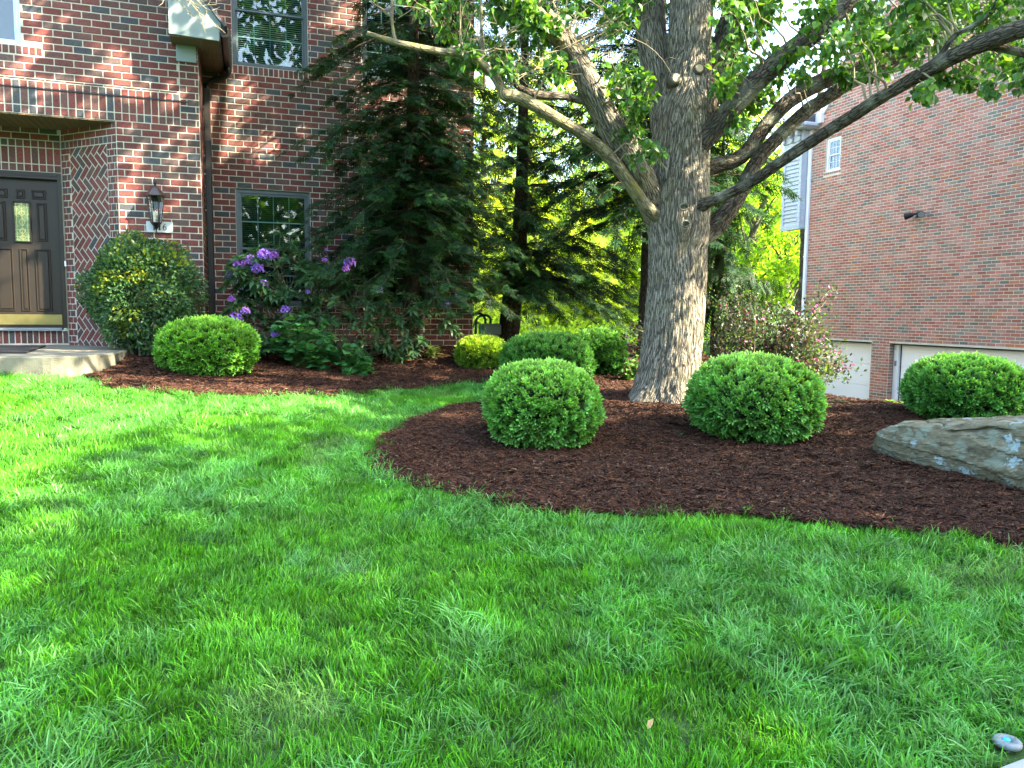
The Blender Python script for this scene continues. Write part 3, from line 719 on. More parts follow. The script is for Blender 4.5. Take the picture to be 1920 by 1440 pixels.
def window(parent, x0, x1, z0, z1, y, frm, grille, cols, rows, blind=None, M=None, fw=.045, depth=.07, gw=.014, gy=.02, name='window'):
    """y is the outer face; local y grows into the wall"""
    mb = MB(); T = M or (lambda V: V); zr = (z0+z1)/2
    def B(a, b, c, d, e, f, bv=.003, mm=None): (mm or mb).bbox(a, b, c, d, e, f, bv, M=T)
    B(x0, x0+fw, y, y+depth, z0, z1); B(x1-fw, x1, y, y+depth, z0, z1); B(x0+fw, x1-fw, y+.001, y+depth-.001, z1-fw, z1); B(x0+fw, x1-fw, y-.004, y+depth-.001, z0, z0+fw)
    o = link(name, mb.mesh(name), frm, parent)
    xi0, xi1, zi0, zi1 = x0+fw, x1-fw, z0+fw, z1-fw
    for k, (a, b, yy) in enumerate(((zr-.018, zi1, y+.018), (zi0, zr+.018, y+.040))):
        mb = MB(); w = .030
        B(xi0, xi0+w, yy, yy+.022, a, b); B(xi1-w, xi1, yy, yy+.022, a, b); B(xi0+w, xi1-w, yy+.001, yy+.021, b-w, b); B(xi0+w, xi1-w, yy+.001, yy+.021, a, a+w)
        link('sash', mb.mesh('sash'), frm, o)
        mb = MB(); mb.box(xi0+w-.004, xi1-w+.004, yy+.009, yy+.012, a+w-.004, b-w+.004, M=T); link('pane', mb.mesh('pane'), M_glass3 if M is not None else M_glass, o)
        if grille:
            mb = MB(); gx0, gx1, gz0, gz1 = xi0+w, xi1-w, a+w, b-w
            for c in range(1, cols): xx = gx0+(gx1-gx0)*c/cols; mb.box(xx-gw/2, xx+gw/2, yy+gy-.004, yy+gy, gz0, gz1, M=T)
            for r in range(1, rows): zz = gz0+(gz1-gz0)*r/rows; mb.box(gx0, gx1, yy+gy-.009, yy+gy-.005, zz-gw/2, zz+gw/2, M=T)
            link('grille', mb.mesh('grille'), grille, o)
    if blind is not None:
        mb = MB(); n = int((zi1-zi0)/.028)
        for i in range(n):
            zz = zi0+i*.028
            V = np.array([[xi0, y+.080, zz], [xi1, y+.080, zz], [xi1, y+.098, zz+.017], [xi0, y+.098, zz+.017]]); V = np.vstack([V, V+[0, .002, .001]])
            mb.add(T(V), [np.array([[0, 1, 2, 3], [7, 6, 5, 4], [0, 4, 5, 1], [3, 2, 6, 7]])])
        link('blind', mb.mesh('blind'), blind, o)
    mb = MB(); mb.box(x0+.01, x1-.01, y+.12, y+.14, z0+.01, z1-.01, M=T); link('dark_room', mb.mesh('dark_room'), M_navy, o)
    return o
M_blindd = mat('dark_blind', (.045, .06, .065), .6)
YB = 1.0+.045
window(LH, .47, 1.47, 1.55, 3.165, YB, M_slate, M_grille, 4, 2, M_blindd)
window(LH, .47, 1.47, 4.83, 6.35, YB, M_slate, M_grille, 4, 2, M_blind)
window(LH, 2.23, 3.23, 1.55, 3.165, YB, M_slate, M_grille, 4, 2, M_blindd)
window(LH, 2.23, 3.23, 4.83, 6.35, YB, M_slate, M_grille, 4, 2, M_blindd)
window(LH, -2.65, -1.815, 4.5, 5.9, .03, mat('pale_blue_frame', (.42, .55, .68), .4), None, 3, 2, None)

# gable rake, eave return, soffit, roof and gutter of the projecting front
RB = -.34                                # overhang in front of the wall
mb = MB(); mb.prism([(-.215, 4.722), (.335, 4.700), (.36, 4.90), (-.42, 5.90), (-.75, 6.30), (-.75, 6.05), (-.215, 5.40)], RB, RB+.025)
link('rake_board', mb.mesh('rake_board'), M_trimgrey, LH)
mb = MB(); mb.bbox(-.165, .062, -.03, -.010, 4.505, 4.70, .003); link('frieze_board', mb.mesh('frieze_board'), M_trimgrey, LH)
mb = MB()
for i in range(6): mb.bbox(.082+i*.042, .082+(i+1)*.042-.003, RB+.026, .998, 4.700, 4.715, .002)
mb.bbox(-.215, .081, RB+.026, -.001, 4.700, 4.716, .002)
link('soffit', mb.mesh('soffit'), M_soffit, LH)
mb = MB(); mb.bbox(.335, .352, RB+.0, 1.0, 4.69, 4.88, .003); link('eave_fascia', mb.mesh('eave_fascia'), M_bronze, LH)
# shingles stepping up the slope
e0 = np.array([.405, 4.865]); sl_d = np.array([-.615, .788]); nn = np.array([.788, .615])
for i in range(17):
    a = e0+sl_d*(.155*i); b = a+sl_d*.20; mb = MB()
    mb.prism([tuple(a+nn*.030), tuple(b+nn*.010), tuple(b-nn*.012), tuple(a-nn*.002)][::-1], RB-.035, RB+2.6)
    link('shingle', mb.mesh('shingle'), M_shingle, LH)
mb = MB(); pr = [(.352, 4.86), (.352, 4.76), (.375, 4.745), (.435, 4.745), (.455, 4.78), (.462, 4.855), (.448, 4.862), (.44, 4.85), (.43, 4.79), (.39, 4.765), (.362, 4.78), (.362, 4.86)]
mb.prism(pr[::-1], RB-.01, 1.0); link('gutter', mb.mesh('gutter'), M_bronze, LH)
mb = MB(); pth, rr = smooth_path([(.41, .86, 4.75), (.41, .87, 4.66), (.33, .90, 4.61), (.20, .93, 4.57), (.135, .935, 4.50), (.13, .935, 4.40)], [.035]*6, 4)
mb.tube(pth, rr, 8); link('gutter_elbow', mb.mesh('gutter_elbow'), M_bronze, LH)
mb = MB(); mb.bbox(.088, .172, .885, .985, 1.0, 4.45, .008)
for z in (1.9, 3.75): mb.bbox(.082, .178, .88, .992, z, z+.03, .003)
link('downspout', mb.mesh('downspout'), M_bronze, LH)
# main roof edge, above the frame
mb = MB(); mb.prism([(.6, 7.15), (1.0, 7.5), (5.0, 10.5), (9.0, 7.5), (9.0, 7.2)], -.5, 4.1, M=lambda V: np.stack([V[:, 1], V[:, 0], V[:, 2]], -1)); link('main_roof', mb.mesh('main_roof'), M_shingle, LH)

def hpt(s, t, z): return np.array([OH[0]+s*U2[0]+t*V2[0], OH[1]+s*U2[1]+t*V2[1], z])
# wall lantern
LN = empty('wall_lantern', 'black coach lantern with clear glass panes mounted on the brick above the number plaque', 'wall light', tuple(hpt(-.44, -.13, 2.45)))
LN.rotation_euler = (0, 0, AH)
def lan(name, mb, m, par=None): return link(name, mb.mesh(name), m, par or LN)
c6 = lambda prof, n=6: prof
mb = MB(); mb.lathe([(.002, -.04), (.010, -.03), (.006, .0), (.016, .02), (.055, .075), (.062, .085), (.062, .092), (.0, .095)], 6); lan('base', mb, M_black)
mb = MB(); mb.lathe([(.118, .408), (.118, .416), (.062, .485), (.030, .520), (.012, .53), (.012, .55), (.020, .565), (.008, .60), (.002, .635)], 6); lan('roof', mb, M_black)
for k in range(6):
    a = k*math.pi/3; b = a+math.pi/3; r0, r1 = .060, .098
    mb = MB(); mb.tube([(r0*math.cos(a), r0*math.sin(a), .085), (r1*math.cos(a), r1*math.sin(a), .41)], [.006, .006], 5); lan('corner_bar', mb, M_black)
    f = .95; mb = MB(); V = [(r0*f*math.cos(a), r0*f*math.sin(a), .095), (r0*f*math.cos(b), r0*f*math.sin(b), .095), (r1*f*math.cos(b), r1*f*math.sin(b), .405), (r1*f*math.cos(a), r1*f*math.sin(a), .405)]
    mb.add(V, [np.array([[0, 1, 2, 3]])]); lan('pane', mb, M_glass2)
for k in range(3):
    a = k*2.09+.5; mb = MB(); mb.lathe([(.008, .10), (.008, .16), (.006, .165), (.013, .185), (.009, .215), (.001, .235)], 8, M=lambda V, a=a: V+[.027*math.cos(a), .027*math.sin(a), 0]); lan('bulb', mb, M_bulb)
mb = MB(); pth, rr = smooth_path([(0, .12, .40), (0, .10, .52), (.0, .05, .56), (0, 0, .545)], [.012, .011, .009, .008], 4); mb.tube(pth, rr, 6); mb.bbox(-.045, .045, .108, .126, .28, .50, .006); lan('bracket', mb, M_black)
# house number
NP = empty('house_number_plaque', 'small white plaque reading 116 under the black lantern', 'sign', tuple(hpt(-.412, -.02, 2.43)))
NP.rotation_euler = (0, 0, AH)
mb = MB(); mb.bbox(-.150, .150, -.012, .010, 0, .135, .004); link('plate', mb.mesh('plate'), M_plaque, NP)
def poly_digit(ch, x):
    mb = MB(); h = .078; z0 = .030; y0, y1 = -.0155, -.011
    if ch == '1':
        mb.box(x-.0078, x+.0078, y0, y1, z0+.004, z0+h); mb.box(x-.014, x+.014, y0, y1, z0, z0+.0038); mb.prism([(x-.016, z0+h-.016), (x-.0079, z0+h-.014), (x-.0079, z0+h), (x-.010, z0+h)], y0, y1)
    else:
        def arc(cx, cz, rx, rz, a0, a1, w0, w1, n=18):
            for i in range(n):
                t0, t1 = a0+(a1-a0)*i/n, a0+(a1-a0)*(i+1)/n; k0, k1 = w0+(w1-w0)*i/n, w0+(w1-w0)*(i+1)/n
                p = lambda t, s: (cx+(rx+s)*math.cos(t), cz+(rz+s)*math.sin(t))
                mb.prism([p(t0, -k0), p(t0, k0), p(t1, k1), p(t1, -k1)], y0, y1)
        for q in range(2): arc(x, z0+.024, .0165, .021, -math.pi/2 if q else math.pi/2, (math.pi/2 if q else 1.5*math.pi), .0042, .0042 if q else .0058)
        arc(x+.020, z0+.026, .0365, .052, math.pi*1.0, math.pi*.56, .0062, .003)
    return mb
for ch, x in (('1', -.062), ('1', 0.0), ('6', .058)): link('numeral', poly_digit(ch, x).mesh('numeral'), M_black, NP)

# stoop, mat
def onz(px, py, z):
    d = ray(px, py); return (CAMP+d*((z-CAMP[2])/d[2]))[:2]
st = [onz(*p, 1.02) for p in ((-330, 668), (0, 668), (95, 668.5), (150, 667), (203, 663), (235, 657.5), (250, 652.5))]
pth, _ = smooth_path([(*p, 0) for p in st], np.zeros(len(st)), 4); poly = [tuple(p[:2]) for p in pth]
bk = [hpt(-.25, .03, 0)[:2], hpt(-1.5, .72, 0)[:2], hpt(-4.2, .72, 0)[:2]]
poly += [tuple(b) for b in bk]
n = len(poly); mb = MB(); a = np.array(poly); cen = a.mean(0); ins = cen+(a-cen)*(1-.015/np.linalg.norm(a-cen, axis=1))[:, None]
V = np.vstack([np.c_[a, np.full(n, .35)], np.c_[a, np.full(n, 1.005)], np.c_[ins, np.full(n, 1.02)]])
i = np.arange(n); j = (i+1) % n
mb.add(V, [np.arange(2*n, 3*n), np.stack([i, j, n+j, n+i], -1), np.stack([n+i, n+j, 2*n+j, 2*n+i], -1)])
so_ = link('stoop', mb.mesh('stoop'), M_concrete); thing(so_, 'low rounded concrete doorstep with mossy edge below the dark door', 'step')
mt = [onz(*p, 1.034) for p in ((-90, 660.5), (49, 660.5), (86, 647.5), (-60, 647.5))]
mb = MB(); n = 4; a = np.array(mt)
mb.add(np.vstack([np.c_[a, np.full(4, 1.021)], np.c_[a, np.full(4, 1.036)]]), [np.array([[4, 5, 6, 7]]), np.array([[0, 1, 5, 4], [1, 2, 6, 5], [2, 3, 7, 6], [3, 0, 4, 7]])])
thing(link('door_mat', mb.mesh('door_mat'), M_mat), 'flat dark grey door mat lying on the concrete step', 'door mat')
# gas meter
GMt = empty('gas_meter', 'grey green gas meter with looped black pipe beside the brick house corner', 'meter', tuple(hpt(4.12, 1.35, .95)))
GMt.rotation_euler = (0, 0, AH)
mb = MB(); mb.bbox(0, .34, -.10, .10, .17, .36, .03); mb.lathe([(.08, .12), (.10, .15), (.10, .19), (.06, .22)], 12, M=lambda V: V+[.17, 0, 0]); link('body', mb.mesh('body'), M_meter, GMt)
mb = MB()
for dx in (0, .09):
    p_, r_ = smooth_path([(-.16+dx, 0, -.2), (-.16+dx, 0, .3), (-.13+dx, 0, .48-dx*.3), (-.0+dx, 0, .52-dx*.3), (.08+dx, 0, .45), (.09+dx, 0, .34)], [.02]*6, 5); mb.tube(p_, r_, 8)
link('pipe', mb.mesh('pipe'), M_black, GMt)

# ------------------------------------------------------------------ right house
RH = empty('garage_house', 'tall pink red brick house side with white garage doors below, at the right', 'house', (OR[0], OR[1], 0))
RH.rotation_euler = (0, 0, AH)
L2, C2 = .2032, .0677
wG = Wall((0, 0), -math.pi/2)      # a = -t
T1 = 6.14; rake = lambda t: 6.70+(5.60-t)*.985
opG = [(-5.70, -3.79, -1.26, .875), (-3.26, 1.65, -1.26, .875), (-5.63, -5.12, 5.09, 5.926)]
rc = fill(-T1, 4.0, -1.25, 11.4, L2, C2, opG+[(-5.68, -5.08, 4.978, 5.09)], jo=.013)
rc += row(-5.68, -5.08, 5.02, 5.09, .0677)
def under(r):
    t = -(r[0]+r[1])/2; lim = rake(t) if t > .8 else rake(1.6-t)
    return r[3] < min(lim, 6.62 if t > 5.65 else 99)
wG.rects = [r for r in rc if under(r)]
PAL2 = [(.38, .150, .115), (.34, .115, .085), (.30, .165, .125), (.24, .175, .14), (.16, .15, .125), (.42, .15, .075), (.38, .19, .15)]; PW2 = [.27, .2, .17, .12, .06, .05, .13]
mb = MB(); plate(mb, wG.fr, -T1, 4.0, -1.6, 6.62, opG, th=.2)
mb.prism([(-T1+.5, 6.62), (4.0, 6.62), (4.0, rake(-2.4)), (-.8, rake(.8)), (-5.68, 6.62)][::-1], .0, .2, M=wG.fr)
oG = link('side_wall', mb.mesh('side_wall'), M_mortar2, RH)
walls = [(oG, wG)]
# brick jambs of the garage openings
for (a, ang, oo) in ((-3.79, 0, 0), (-3.26, math.pi, 1)):
    pass
wJ = Wall((0, 3.79), 0.0); wJ.rects = []      # faces toward the camera: the pier between the doors
wP = Wall((.0, 3.26), 0.0); wP.rects = fill(0.0, .26, -1.25, .875, L2, C2, jo=.013)
mb = MB(); plate(mb, wP.fr, .003, .26, -1.3, .872, [], th=.1); oP = link('pier_side', mb.mesh('pier_side'), M_mortar2, RH); walls.append((oP, wP))
wQ = Wall((0, 5.70), 0.0)
lay(RH, OR, walls, PAL2, PW2, L2, C2)
mb = MB(); mb.box(.2, 7.0, -3.9, -3.7, -1.3, 6.6); mb.box(.2, 7.0, T1-.2, T1-.002, -1.3, 6.6); link('outer_wall', mb.mesh('outer_wall'), M_mortar2, RH)
# garage doors with section joints
def rbox(x0, x1, t0, t1, z0, z1, b, name, m, par=RH):
    mb = MB(); mb.bbox(x0, x1, t0, t1, z0, z1, b); return link(name, mb.mesh(name), m, par)
for (t0, t1) in ((3.90, 5.70), (-1.60, 3.12)):
    fr = rbox(.235, .245, t0, t1, -1.25, .86, .002, 'garage_door', M_garage)
    for k in range(4):
        z0 = -1.245+k*.528; mb = MB(); mb.bbox(.212, .234, t0+.005, t1-.005, z0, z0+.522, .006)
        link('door_panel', mb.mesh('door_panel'), M_garage, fr)
mb = MB(); mb.bbox(.14, .23, 3.12, 3.255, -1.25, .86, .004); mb.bbox(.10, .24, 5.60, 5.70, -1.25, .86, .004); mb.bbox(.13, .22, 3.79, 3.90, -1.25, .86, .004); link('door_jamb', mb.mesh('door_jamb'), M_white, RH)
mb = MB(); mb.bbox(.12, .26, -1.62, 3.26, .84, .874, .002); mb.bbox(.12, .26, 3.79, 5.70, .84, .874, .002); mb.box(.205, .215, 3.095, 3.118, -1.25, .84); link('door_seal', mb.mesh('door_seal'), M_black, RH)
mb = MB(); mb.bbox(.13, .16, 3.16, 3.22, .35, .47, .004); link('keypad', mb.mesh('keypad'), M_greyp, RH)
# small window
WM = frame_fn((0, 0), -math.pi/2)
window(RH, -5.63, -5.12, 5.09, 5.92, .03, M_white, M_white, 3, 2, None, M=WM, fw=.055, gw=.012, gy=.008)
# white corner trim, rake boards, cornice
mb = MB(); mb.bbox(-.07, .0, T1-.02, T1+.08, -1.2, 6.25, .012)
for z in (.9, 3.0, 5.0): mb.bbox(-.075, .003, T1-.03, T1+.09, z, z+.04, .003)
link('downspout', mb.mesh('downspout'), M_white, RH)
def rk(off0, off1, x0, x1, name, m):
    mb = MB(); a0, a1 = -5.75, -.8
    P_ = [(a0, rake(-a0)+off0), (a1, rake(-a1)+off0), (a1+4.9, rake(-a1)+off0-4.9*.985), (a1+4.9, rake(-a1)+off1-4.9*.985), (a1, rake(-a1)+off1), (a0, rake(-a0)+off1)]
    mb.prism(P_, x0, x1, M=wG.fr); return link(name, mb.mesh(name), m, RH)
rk(.0, .22, -.06, .02, 'rake_board', M_white); rk(.221, .27, -.13, .02, 'rake_moulding', M_white); rk(.272, .33, -.16, 7.0, 'roof', M_shingle)
mb = MB(); mb.prism([(-5.75, 6.36), (-5.75, 6.66), (-6.62, 6.36)][::-1], -.10, -.002, M=wG.fr); link('cornice_return', mb.mesh('cornice_return'), M_white, RH)
M_siding = mat('pale_blue_grey_siding', (.40, .44, .50), .55, noise=.04, nscale=3)
# sided bay hanging off the rear corner
BX0, BX1, BT0, BT1 = -.22, .05, 6.24, 6.98
mb = MB(); mb.box(BX0+.02, BX1, BT0+.01, BT1, 3.76, 6.0); bay = link('bay', mb.mesh('bay'), M_siding, RH)
for k in range(18):
    z0 = 3.86+k*.105
    V = np.array([[BX0-.014, BT0+.10, z0], [BX0-.014, BT1-.10, z0], [BX0+.022, BT1-.10, z0+.105], [BX0+.022, BT0+.10, z0+.105]]); V = np.vstack([V, V+[.02, 0, 0]])
    mb = MB(); mb.add(V, [np.array([[0, 3, 2, 1], [4, 5, 6, 7], [0, 1, 5, 4], [3, 7, 6, 2], [0, 4, 7, 3], [1, 2, 6, 5]])]); link('siding_board', mb.mesh('siding_board'), M_siding, bay)
mb = MB(); mb.bbox(BX0-.02, BX0+.03, BT0, BT0+.10, 3.74, 6.0, .004); mb.bbox(BX0-.02, BX0+.03, BT1-.10, BT1, 3.74, 6.0, .004); mb.bbox(BX0-.018, BX0+.03, BT0+.10, BT1-.10, 3.74, 3.86, .004); mb.bbox(BX0-.018, BX0+.03, BT0+.1, BT1-.1, 5.75, 6.0, .004); link('corner_board', mb.mesh('corner_board'), M_siding, bay)
mb = MB(); mb.bbox(BX0-.05, BX1, BT0-.05, BT1+.02, 6.0, 6.26, .01); link('frieze', mb.mesh('frieze'), M_siding, bay)
for y in (BT0, BT0+.30, BT0+.60):
    mb = MB(); mb.bbox(BX0-.20, BX0-.05, y, y+.10, 6.12, 6.25, .02); mb.bbox(BX0-.12, BX0-.05, y+.01, y+.09, 5.99, 6.12, .02); link('bracket', mb.mesh('bracket'), M_siding, bay)
mb = MB(); mb.bbox(BX0-.28, .02, BT0-.30, BT1+.16, 6.262, 6.30, .005); mb.bbox(BX0-.36, BX0-.26, BT0-.32, BT1+.16, 6.29, 6.39, .02); mb.bbox(BX0-.26, .02, BT0-.36, BT0-.29, 6.29, 6.39, .02); link('gutter', mb.mesh('gutter'), M_siding, bay)
mb = MB(); mb.prism([(BX0-.26, 6.34), (.0, 6.34), (.0, 6.80), (BX0-.26, 6.41)][::-1], BT0-.28, BT1+.12); link('bay_roof', mb.mesh('bay_roof'), M_shingle, bay)

# floodlight
FL = empty('floodlight', 'black twin floodlight fixed high on the pink brick side wall', 'floodlight', tuple(np.array([OR[0], OR[1], 3.73])+np.r_[V2*2.61, 0]-np.r_[U2*.02, 0]))
FL.rotation_euler = (0, 0, AH)
mb = MB(); mb.lathe([(.06, 0), (.06, .03), (.03, .05)], 12, M=lambda V: np.stack([-V[:, 2], V[:, 0], V[:, 1]], -1)); mb.bbox(-.09, -.03, -.03, .03, -.09, -.02, .01); link('base', mb.mesh('base'), M_black, FL)
for sg in (-1, 1):
    d = np.array([-.55, sg*.8, -.25]); d /= np.linalg.norm(d); p0 = np.array([-.05, sg*.03, .0]); mb = MB()
    pts = [p0+d*k for k in (0, .06, .10, .16, .24)]
    mb.tube(pts, [.018, .03, .055, .062, .075], 12); h_ = link('lamp_head', mb.mesh('lamp_head'), M_black, FL)
    mb = MB(); mb.tube([p0+d*.235, p0+d*.245], [.066, .066], 12); link('lens', mb.mesh('lens'), M_greyp, h_)

# ------------------------------------------------------------------ leaf templates
def T_leaf(w=.5, fold=.12, curl=.12):
    """leaf along +Y, length 1"""
    V = np.array([[0, 0, 0], [-w*.42, .22, fold*.6], [w*.42, .22, fold*.6], [0, .3, -.0], [-w*.5, .52, fold-curl*.3], [w*.5, .52, fold-curl*.3], [0, .62, -curl*.25], [0, 1, -curl]], float)
    Q = [np.array([[0, 3, 4, 1], [0, 2, 5, 3], [3, 6, 7, 4], [3, 5, 7, 6]])]
    return V, Q, np.array([[.85]*3, [1.05]*3, [1.05]*3, [.85]*3, [1.08]*3, [1.08]*3, [.9]*3, [1]*3])
def T_small(w=.55):
    V = np.array([[0, 0, 0], [-w/2, .5, .06], [w/2, .5, .06], [0, 1, 0]], float)
    return V, [np.array([[0, 2, 3, 1]])], np.ones((4, 3))
def T_yew():
    """short clipped shoot: flat two-sided needles, brighter at the tip"""
    V = []; Q = []; C = []
    k = 0
    for i, (y, sd) in enumerate([(y, sd) for y in (.15, .42, .68) for sd in (-1, 1)] + [(.8, 0), (.6, 2)]):
        if sd == 0: d = np.array([0, 1, .05])
        elif sd == 2: d = np.array([.15, .6, .75])
        else: d = np.array([sd*.82, .62, .12])
        d = d/np.linalg.norm(d); x = np.cross(d, [0, 0, 1]); x /= np.linalg.norm(x)
        b = np.array([0, y*.75, 0]); Ln = .52-.12*y; w = .10
        V += [b, b+d*Ln*.55-x*w, b+d*Ln, b+d*Ln*.55+x*w]; Q.append([k, k+3, k+2, k+1]); k += 4
        f = .18+1.35*y; C += [[f*.5]*3, [f]*3, [f*1.45, f*1.35, f*1.1], [f]*3]  # shoot base darkened, shade between the tufts put into the colour
    return np.array(V), [np.array(Q)], np.array(C)
TY = T_yew()

# ------------------------------------------------------------------ clipped yew balls
yews = []
def fib(n):
    i = np.arange(n)+.5; ph = np.arccos(1-2*i/n); th = np.pi*(1+5**.5)*i
    return np.stack([np.cos(th)*np.sin(ph), np.sin(th)*np.sin(ph), np.cos(ph)], -1)
def yew_mesh(seed, n=1500, flat=1.0, tone=(.10, .26, .035), Ls=.055):
    r = np.random.default_rng(seed); d = fib(n)+r.normal(0, .03, (n, 3)); d /= np.linalg.norm(d, axis=1)[:, None]
    d = d[d[:, 2] > -.93]; n = len(d)
    lump = 1+.05*(vnoise(np.arctan2(d[:, 1], d[:, 0])*2.2+9, d[:, 2]*2.5, seed)-.5)*2+r.normal(0, .014, n)+.022*(r.random(n) > .93)
    # a clipped ball: squarer than a sphere, widest below the middle
    sq = (np.abs(d[:, 0])**2.6+np.abs(d[:, 1])**2.6+np.abs(d[:, 2])**2.2)**(-1/2.2)
    d = np.repeat(d, 3, 0); sq = np.repeat(sq, 3); lump = np.repeat(lump, 3); tj = r.normal(0, .012, (len(d), 3)); n = len(d)
    p = d*(sq*lump)[:, None]+tj; low = d[:, 2] < 0; p[low, 2] *= .92
    dirs = d+np.repeat(r.normal(0, .30, (n//3, 3)), 3, 0)+r.normal(0, .38, (n, 3))+np.array([0, 0, .22])
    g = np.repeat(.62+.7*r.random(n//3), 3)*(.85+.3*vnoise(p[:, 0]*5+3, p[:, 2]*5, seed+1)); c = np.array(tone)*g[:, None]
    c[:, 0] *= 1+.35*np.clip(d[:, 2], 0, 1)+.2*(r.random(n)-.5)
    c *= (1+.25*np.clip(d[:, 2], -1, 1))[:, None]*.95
    return p, dirs, c, r
def clipped_bush(name_label, px0, px1, py0, py1, Yc, seed, group, tone=(.10, .26, .035), n=1550, depth=1.0, zb=None):
    cx = (px0+px1)/2; w = (px1-px0)/F*Yc*.925; c = P(cx, (py0+py1)/2, Yc); gz = float(terrain(c[0], c[1])) if zb is None else zb
    top = P(cx, py0, Yc)[2]; gf = float(terrain(c[0], c[1]-w*.32)); bot = gf-.05*(top-gf); h = top-bot
    R = np.array([w/2, w/2*depth, h/2])
    p, dirs, col, r = yew_mesh(seed, n)
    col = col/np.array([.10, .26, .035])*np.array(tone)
    ctr = np.array([0, 0, h/2])
    loc = p*(R-.05)+ctr
    nrm = dirs/np.array([1, 1, max(.6, h/w)])
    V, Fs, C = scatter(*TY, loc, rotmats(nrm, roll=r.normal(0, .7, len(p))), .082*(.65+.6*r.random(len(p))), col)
    # second, deeper layer, colour darkened for the shade inside
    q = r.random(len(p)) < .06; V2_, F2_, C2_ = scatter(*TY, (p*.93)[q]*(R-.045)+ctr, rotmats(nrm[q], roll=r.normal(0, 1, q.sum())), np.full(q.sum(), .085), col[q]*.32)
    o = empty('clipped_yew', name_label, 'bush', (c[0], c[1], bot), group)
    nV = len(V); me = mesh_np('foliage', np.vstack([V, V2_]), [Fs[0], F2_[0]+nV], np.vstack([C, C2_])); link('foliage', me, M_yew, o)
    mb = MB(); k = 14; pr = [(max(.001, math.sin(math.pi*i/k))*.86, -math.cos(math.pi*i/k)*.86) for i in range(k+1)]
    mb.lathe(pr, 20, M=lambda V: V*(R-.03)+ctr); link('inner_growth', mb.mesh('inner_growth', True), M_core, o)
    mb = MB()
    for a in range(5): mb.tube([(0.02*math.cos(a*1.3), .02*math.sin(a*1.3), gz-bot-.06), (.14*math.cos(a*1.3), .14*math.sin(a*1.3), h*.45)], [.014, .009], 6)
    link('stem', mb.mesh('stem'), M_twig, o)
    return o
GY = 'clipped yew balls in the mulch beds'
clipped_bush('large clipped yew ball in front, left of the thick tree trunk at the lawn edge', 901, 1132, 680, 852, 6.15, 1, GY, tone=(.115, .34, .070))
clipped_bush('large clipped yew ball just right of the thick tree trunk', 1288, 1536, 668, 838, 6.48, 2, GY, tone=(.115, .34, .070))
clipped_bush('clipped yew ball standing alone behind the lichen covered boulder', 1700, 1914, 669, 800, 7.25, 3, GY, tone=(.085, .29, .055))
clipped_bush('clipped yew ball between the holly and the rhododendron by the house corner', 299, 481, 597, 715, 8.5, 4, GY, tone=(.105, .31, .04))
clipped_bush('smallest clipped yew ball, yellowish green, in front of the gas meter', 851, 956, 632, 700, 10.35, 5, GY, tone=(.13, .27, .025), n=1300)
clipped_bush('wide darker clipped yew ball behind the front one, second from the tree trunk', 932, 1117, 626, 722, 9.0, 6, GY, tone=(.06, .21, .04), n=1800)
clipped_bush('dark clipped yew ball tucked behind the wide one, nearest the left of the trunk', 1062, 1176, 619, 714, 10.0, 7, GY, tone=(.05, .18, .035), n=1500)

# ------------------------------------------------------------------ generic plants
# gaps in the canopy: where the photograph shows a fleck of sun, no leaf hangs on the line to the sun
def onwall(px, py, t):
    d = ray(px, py); p0 = OH+V2*t; k = ((p0-CAMP[:2])@V2)/(d[:2]@V2); return CAMP+d*k
GAPS = [(onwall(60, 545, .7), .30), (onwall(30, 480, .7), .16), (onwall(405, 235, 1), .24), (onwall(445, 190, 1), .28), (onwall(430, 270, 1), .20), (onwall(515, 265, 1), .22), (onwall(560, 262, 1), .10), (onwall(470, 165, 1), .14), (onwall(400, 440, 1), .07),
        (onwall(70, 95, 0), .14), (onwall(230, 95, 0), .10), (onwall(225, 145, 0), .12), (onwall(60, 180, 0), .12), (onwall(500, 30, 1), .22), (onwall(640, 30, 1), .16), (onwall(870, 240, 1), .25),
        (G(225, 695), .22), (G(1400, 870), .22), (G(1300, 855), .10), (G(840, 735), .3), (G(70, 735), .42), (G(20, 830), .38), (G(190, 712), .22), (G(300, 765), .16), (G(-60, 760), .4), (G(120, 880), .14), (G(10, 930), .2), (P(1315, 545, 7.6), .20), (P(262, 540, 8.6), .35), (P(390, 600, 8.1), .35), (P(1430, 810, 6.1), .12), (P(905, 640, 10), .3)]
def lit(q):
    k = np.ones(len(q), bool)
    for c, rr in GAPS:
        w = q-c; al = w@SDIR; dd = np.linalg.norm(w-al[:, None]*SDIR, axis=1); k &= ~((dd < rr) & (al > .5))
    return k
def leafy(name, pts, dirs, sizes, cols, tmpl, m, parent, roll=.5, seed=0):
    r = np.random.default_rng(seed); V, Fs, C = scatter(*tmpl, pts, rotmats(dirs, roll=r.normal(0, roll, len(pts))), sizes, cols)
    return link(name, mesh_np(name, V, Fs, C), m, parent)
def pick(cols, n, r, var=.3):
    return np.array(cols)[r.integers(0, len(cols), n)]*(1-var/2+var*r.random(n))[:, None]
TL = T_leaf(.62, .16, .2); TS = T_small(.6); TLN = T_leaf(.30, .06, .25); TLO = T_leaf(.72, .12, .22)
def twigs(name, segs, m, parent, n=5):
    mb = MB()
    for pts, rad in segs: mb.tube(pts, rad, n, cap=False)
    return link(name, mb.mesh(name, True), m, parent)
def arc_pts(p, q, sag, n=6):
    p = np.array(p, float); q = np.array(q, float); t = np.linspace(0, 1, n)[:, None]
    return p+(q-p)*t+np.array([0, 0, 1])*sag*4*t*(1-t)

